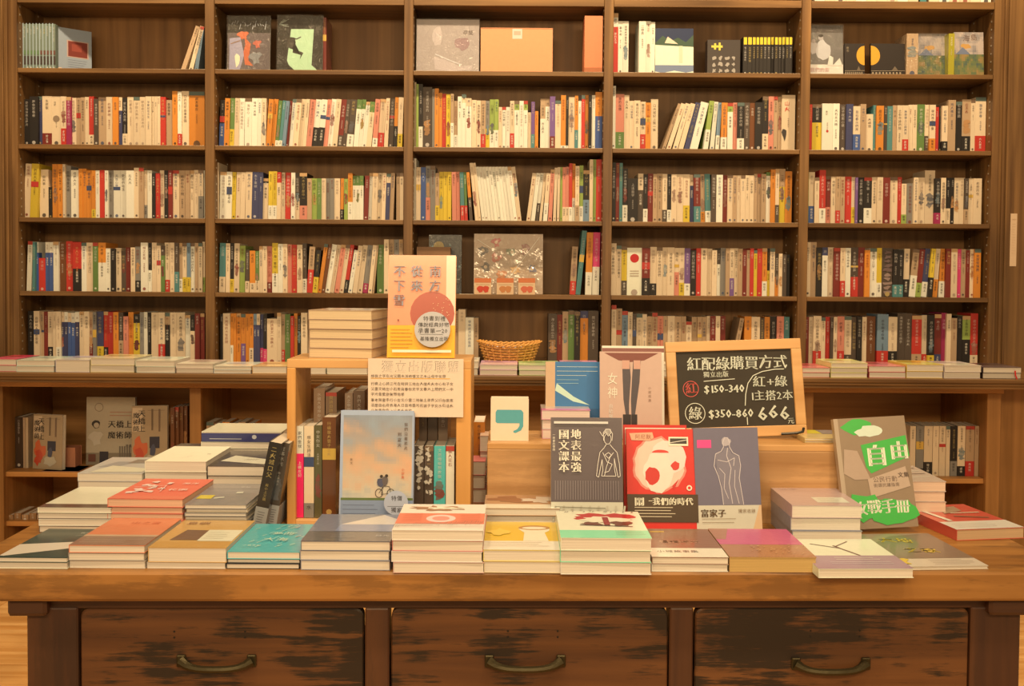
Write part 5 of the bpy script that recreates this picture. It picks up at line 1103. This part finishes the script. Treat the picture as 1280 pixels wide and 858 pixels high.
for i, (a, b_, c) in enumerate(((593, 614, (200, 60, 34)), (621, 642, (196, 120, 60)), (648, 669, (206, 96, 60)))):
    o = cbox(['small card box with red fruit, left of the three below the packet', 'small card box with tan fruit, middle of the three below the packet', 'small card box with orange fruit, right of the three below the packet'][i], a, b_, 348, 'D', (222, 176, 120), .02,
             art=lambda A, c=c: (A.rect(0, .72, 1, 1, (206, 110, 56)), A.blob(.35, .32, .2, c, .15), A.blob(.68, .32, .2, c, .15), A.line([(.1, .6), (.9, .6)], .001, (150, 100, 60))), Y=SY + .015, name='card_box')
q = MB(); q.box(-.03, .03, 0, .006, 0, .001, col((240, 216, 176))); o = q.build('price_strip', PR, None, (at(583, 367, SY + .01).x, SY + .008, SHZ['D'] + .0003)); tag(o, 'narrow cream paper strip on the fourth shelf edge left of the card boxes', 'strip')

# strip of paper on the right wall panel
p = at(1267.5, 300, SY - .0); a = at(1267.5, 333, SY); b_ = at(1267.5, 267, SY)
q = MB(); q.box(-.014, .014, 0, .0012, 0, b_.z - a.z, col((222, 178, 124))); A = Art(q, (-.014, 0, 0), (1, 0, 0), (0, 0, 1), (0, -1, 0), .028, b_.z - a.z); A.scribble(.2, .9, .9, .006, (200, 150, 96)); lines(A, .2, .8, .8, 12, .05, (206, 160, 106))
o = q.build('paper_strip', PR, None, (p.x, SY + .0045, a.z)); tag(o, 'pale vertical paper strip stuck on the wooden panel at far right', 'strip')

# ------------------------------------------------------------------ stock in the cabinet under the ledge
cY = CY + .07
def art_street(A):
    A.rect(0, 0, 1, 1, (172, 140, 96)); A.rect(.02, .6, .3, .97, (214, 180, 132)); A.text('天橋上', .17, .94, .03, INK, True, 1.05, bold=.04); A.text('魔術師', .03, .9, .026, INK, True, 1.05, bold=.04)
    A.blob(.22, .35, .17, (206, 96, 50), .4, 16, 2, .15); A.blob(.2, .2, .13, (196, 70, 40), .4, 14, 5, .12); A.rect(.5, .34, .78, .52, (44, 40, 50)); A.blob(.6, .32, .09, (70, 70, 80), .3, 10, 4, .1); A.rect(.55, .62, .6, .95, (110, 84, 54)); A.rect(.75, .6, .8, .95, (120, 90, 60)); A.blob(.6, .15, .25, (190, 170, 130), .3, 12, 7, .1); lines(A, .45, .95, .93, 1, .1, (110, 84, 54))
def cst(desc, x0, x1, yt, c, art, Y=cY, T=.02, yaw=0, **k): return stand(desc, x0, x1, yt, c, art, Y=Y, zb=MSZ, T=T, tilt=2, yaw=yaw, **k)
for i, (a, b_, c) in enumerate(((10, 14, (180, 140, 96)), (14.3, 18.3, (200, 160, 110)), (18.8, 28, (66, 44, 26)), (28.5, 31.5, (190, 150, 104)), (31.8, 35, (206, 170, 120)))):
    ubook(['first thin tan spine on the cabinet shelf at the left edge', 'second thin tan spine on the cabinet shelf at the left edge', 'thick dark brown spine with pale characters on the cabinet shelf', 'thin tan spine right of the dark brown one in the cabinet', 'pale spine touching the street-scene book in the cabinet'][i], a, b_, 521 + i * .4, cY + .03, c, None, MSZ, mt=PR)
o = cst('street-scene book turned left, on the cabinet shelf at far left', 37, 80, 519, (190, 160, 116), art_street, yaw=-14, Y=cY - .0)
cbox2 = stand('small pinkish cardboard box beside the street-scene book', 76, 94, 560, (206, 130, 84), None, Y=cY + .05, zb=MSZ, T=.06, tilt=0, page=(196, 120, 76), name='cardboard_box', cat='box')
def art_poster(A):
    A.rect(0, 0, 1, 1, (190, 166, 124)); A.rect(.0, .0, 1, .18, (140, 120, 88)); A.text('天橋上', .44, .66, .033, INK, bold=.06); A.text('魔術師', .44, .5, .033, INK, bold=.06); lines(A, .48, .95, .78, 2, .05, (176, 90, 60), .002); A.text('漫畫', .8, .31, .014, INK)
    A.disc(.26, .85, .09, (150, 124, 90)); A.disc(.26, .85, .075, (190, 166, 124)); A.blob(.2, .6, .085, (46, 36, 28), .1); A.disc(.21, .585, .055, (196, 170, 130)); A.blob(.2, .4, .14, (206, 184, 144), .3); A.rect(.28, .0, .46, .2, (44, 40, 44)); A.rect(.05, .05, .2, .16, (110, 60, 40))
    for i in range(6): A.rect(.68 + i * .05, .02, .71 + i * .05, .28, (120, 104, 80))
cst('tall pale comic-style book with drawn faces, on the left cabinet shelf', 107, 168, 497, (196, 170, 130), art_poster, Y=cY + .1, T=.015)
cst('street-scene book at the front of a slanted row, left cabinet shelf', 165, 208, 508, (196, 166, 120), art_street, Y=cY - .0, T=.02, yaw=8)
for i in range(4): ubook(f'brown patterned spine, {ORD[i + 1]} from left, right of the slanted street-scene book', 213 + i * 5.4, 218 + i * 5.4, 510 - i * .7, cY + .0 + i * .012, 'M', None, MSZ, group='four matching brown spines on the left cabinet shelf')
stack('thin pinkish magazine', 'flat on the cabinet shelf in front of the small box', 52, 98, CY + .03, 592, 1, (196, 130, 96), lambda A: A.rect(.2, .2, .8, .8, (220, 190, 150)), depth=.12, zb=MSZ)
for i in range(5): ubook(['first', 'second', 'third', 'fourth', 'fifth'][i] + ' tan spine from left on the cabinet\'s lowest shelf at far left', 8 + i * 9.5, 16.5 + i * 9.5, 644 - i % 2 * 2, CY + .05, (160, 112, 64) if i % 2 else (176, 128, 78), None, LSZ, mt=PR)
for i in range(6): ubook(['first', 'second', 'third', 'fourth', 'fifth', 'sixth'][i] + ' spine from left in the cabinet behind the white back pile', 258 + i * 10, 267 + i * 10, 528 + i % 2 * 2, CY + .05, ['T', 'T', 'O', 'M', 'T', 'O'][i], None, MSZ, mt=PR)
RB = [(1138, 1145, 'C', 0), (1145.5, 1155, 'E', ('K', .15)), (1155.5, 1166, 'C', ('K', .28)), (1166.5, 1174, 'C', 0), (1174.5, 1182.5, 'C', 0), (1183, 1188, 'C', 0), (1188.5, 1197, 'K', ('E', .3)), (1197.5, 1207, 'C', ('K', .2)), (1207.5, 1218.5, 'T', ('R', .3)), (1219, 1224, 'T', 0), (1224.5, 1229.5, 'C', 0), (1230, 1239, 'K', ('C', .45))]
for i, (a, b_, c, bd) in enumerate(RB):
    o = ubook(f"{CW[c]} spine{' with ' + CW[bd[0]] + ' foot' if bd else ''}, {('last' if i == 11 else ORD[12 - i]) if i > 5 else ORD[i + 1]} from the {'right' if i > 5 else 'left'} in the right-hand cabinet", a, b_, 533, cY, c, bd or None, MSZ, mt=PR)
    if i == 11: o['label'] = 'black spine with red top and cream foot, at the right end of the cabinet row'
stack('magazine with a glint of green', 'in the cabinet behind the riser\'s right end', 1044, 1130, cY - .02, 527, 1, (190, 170, 130), lambda A: A.blob(.3, .5, .2, 'G'), depth=.15, zb=MSZ) if 0 else None

bpy.data.objects.remove(_co)
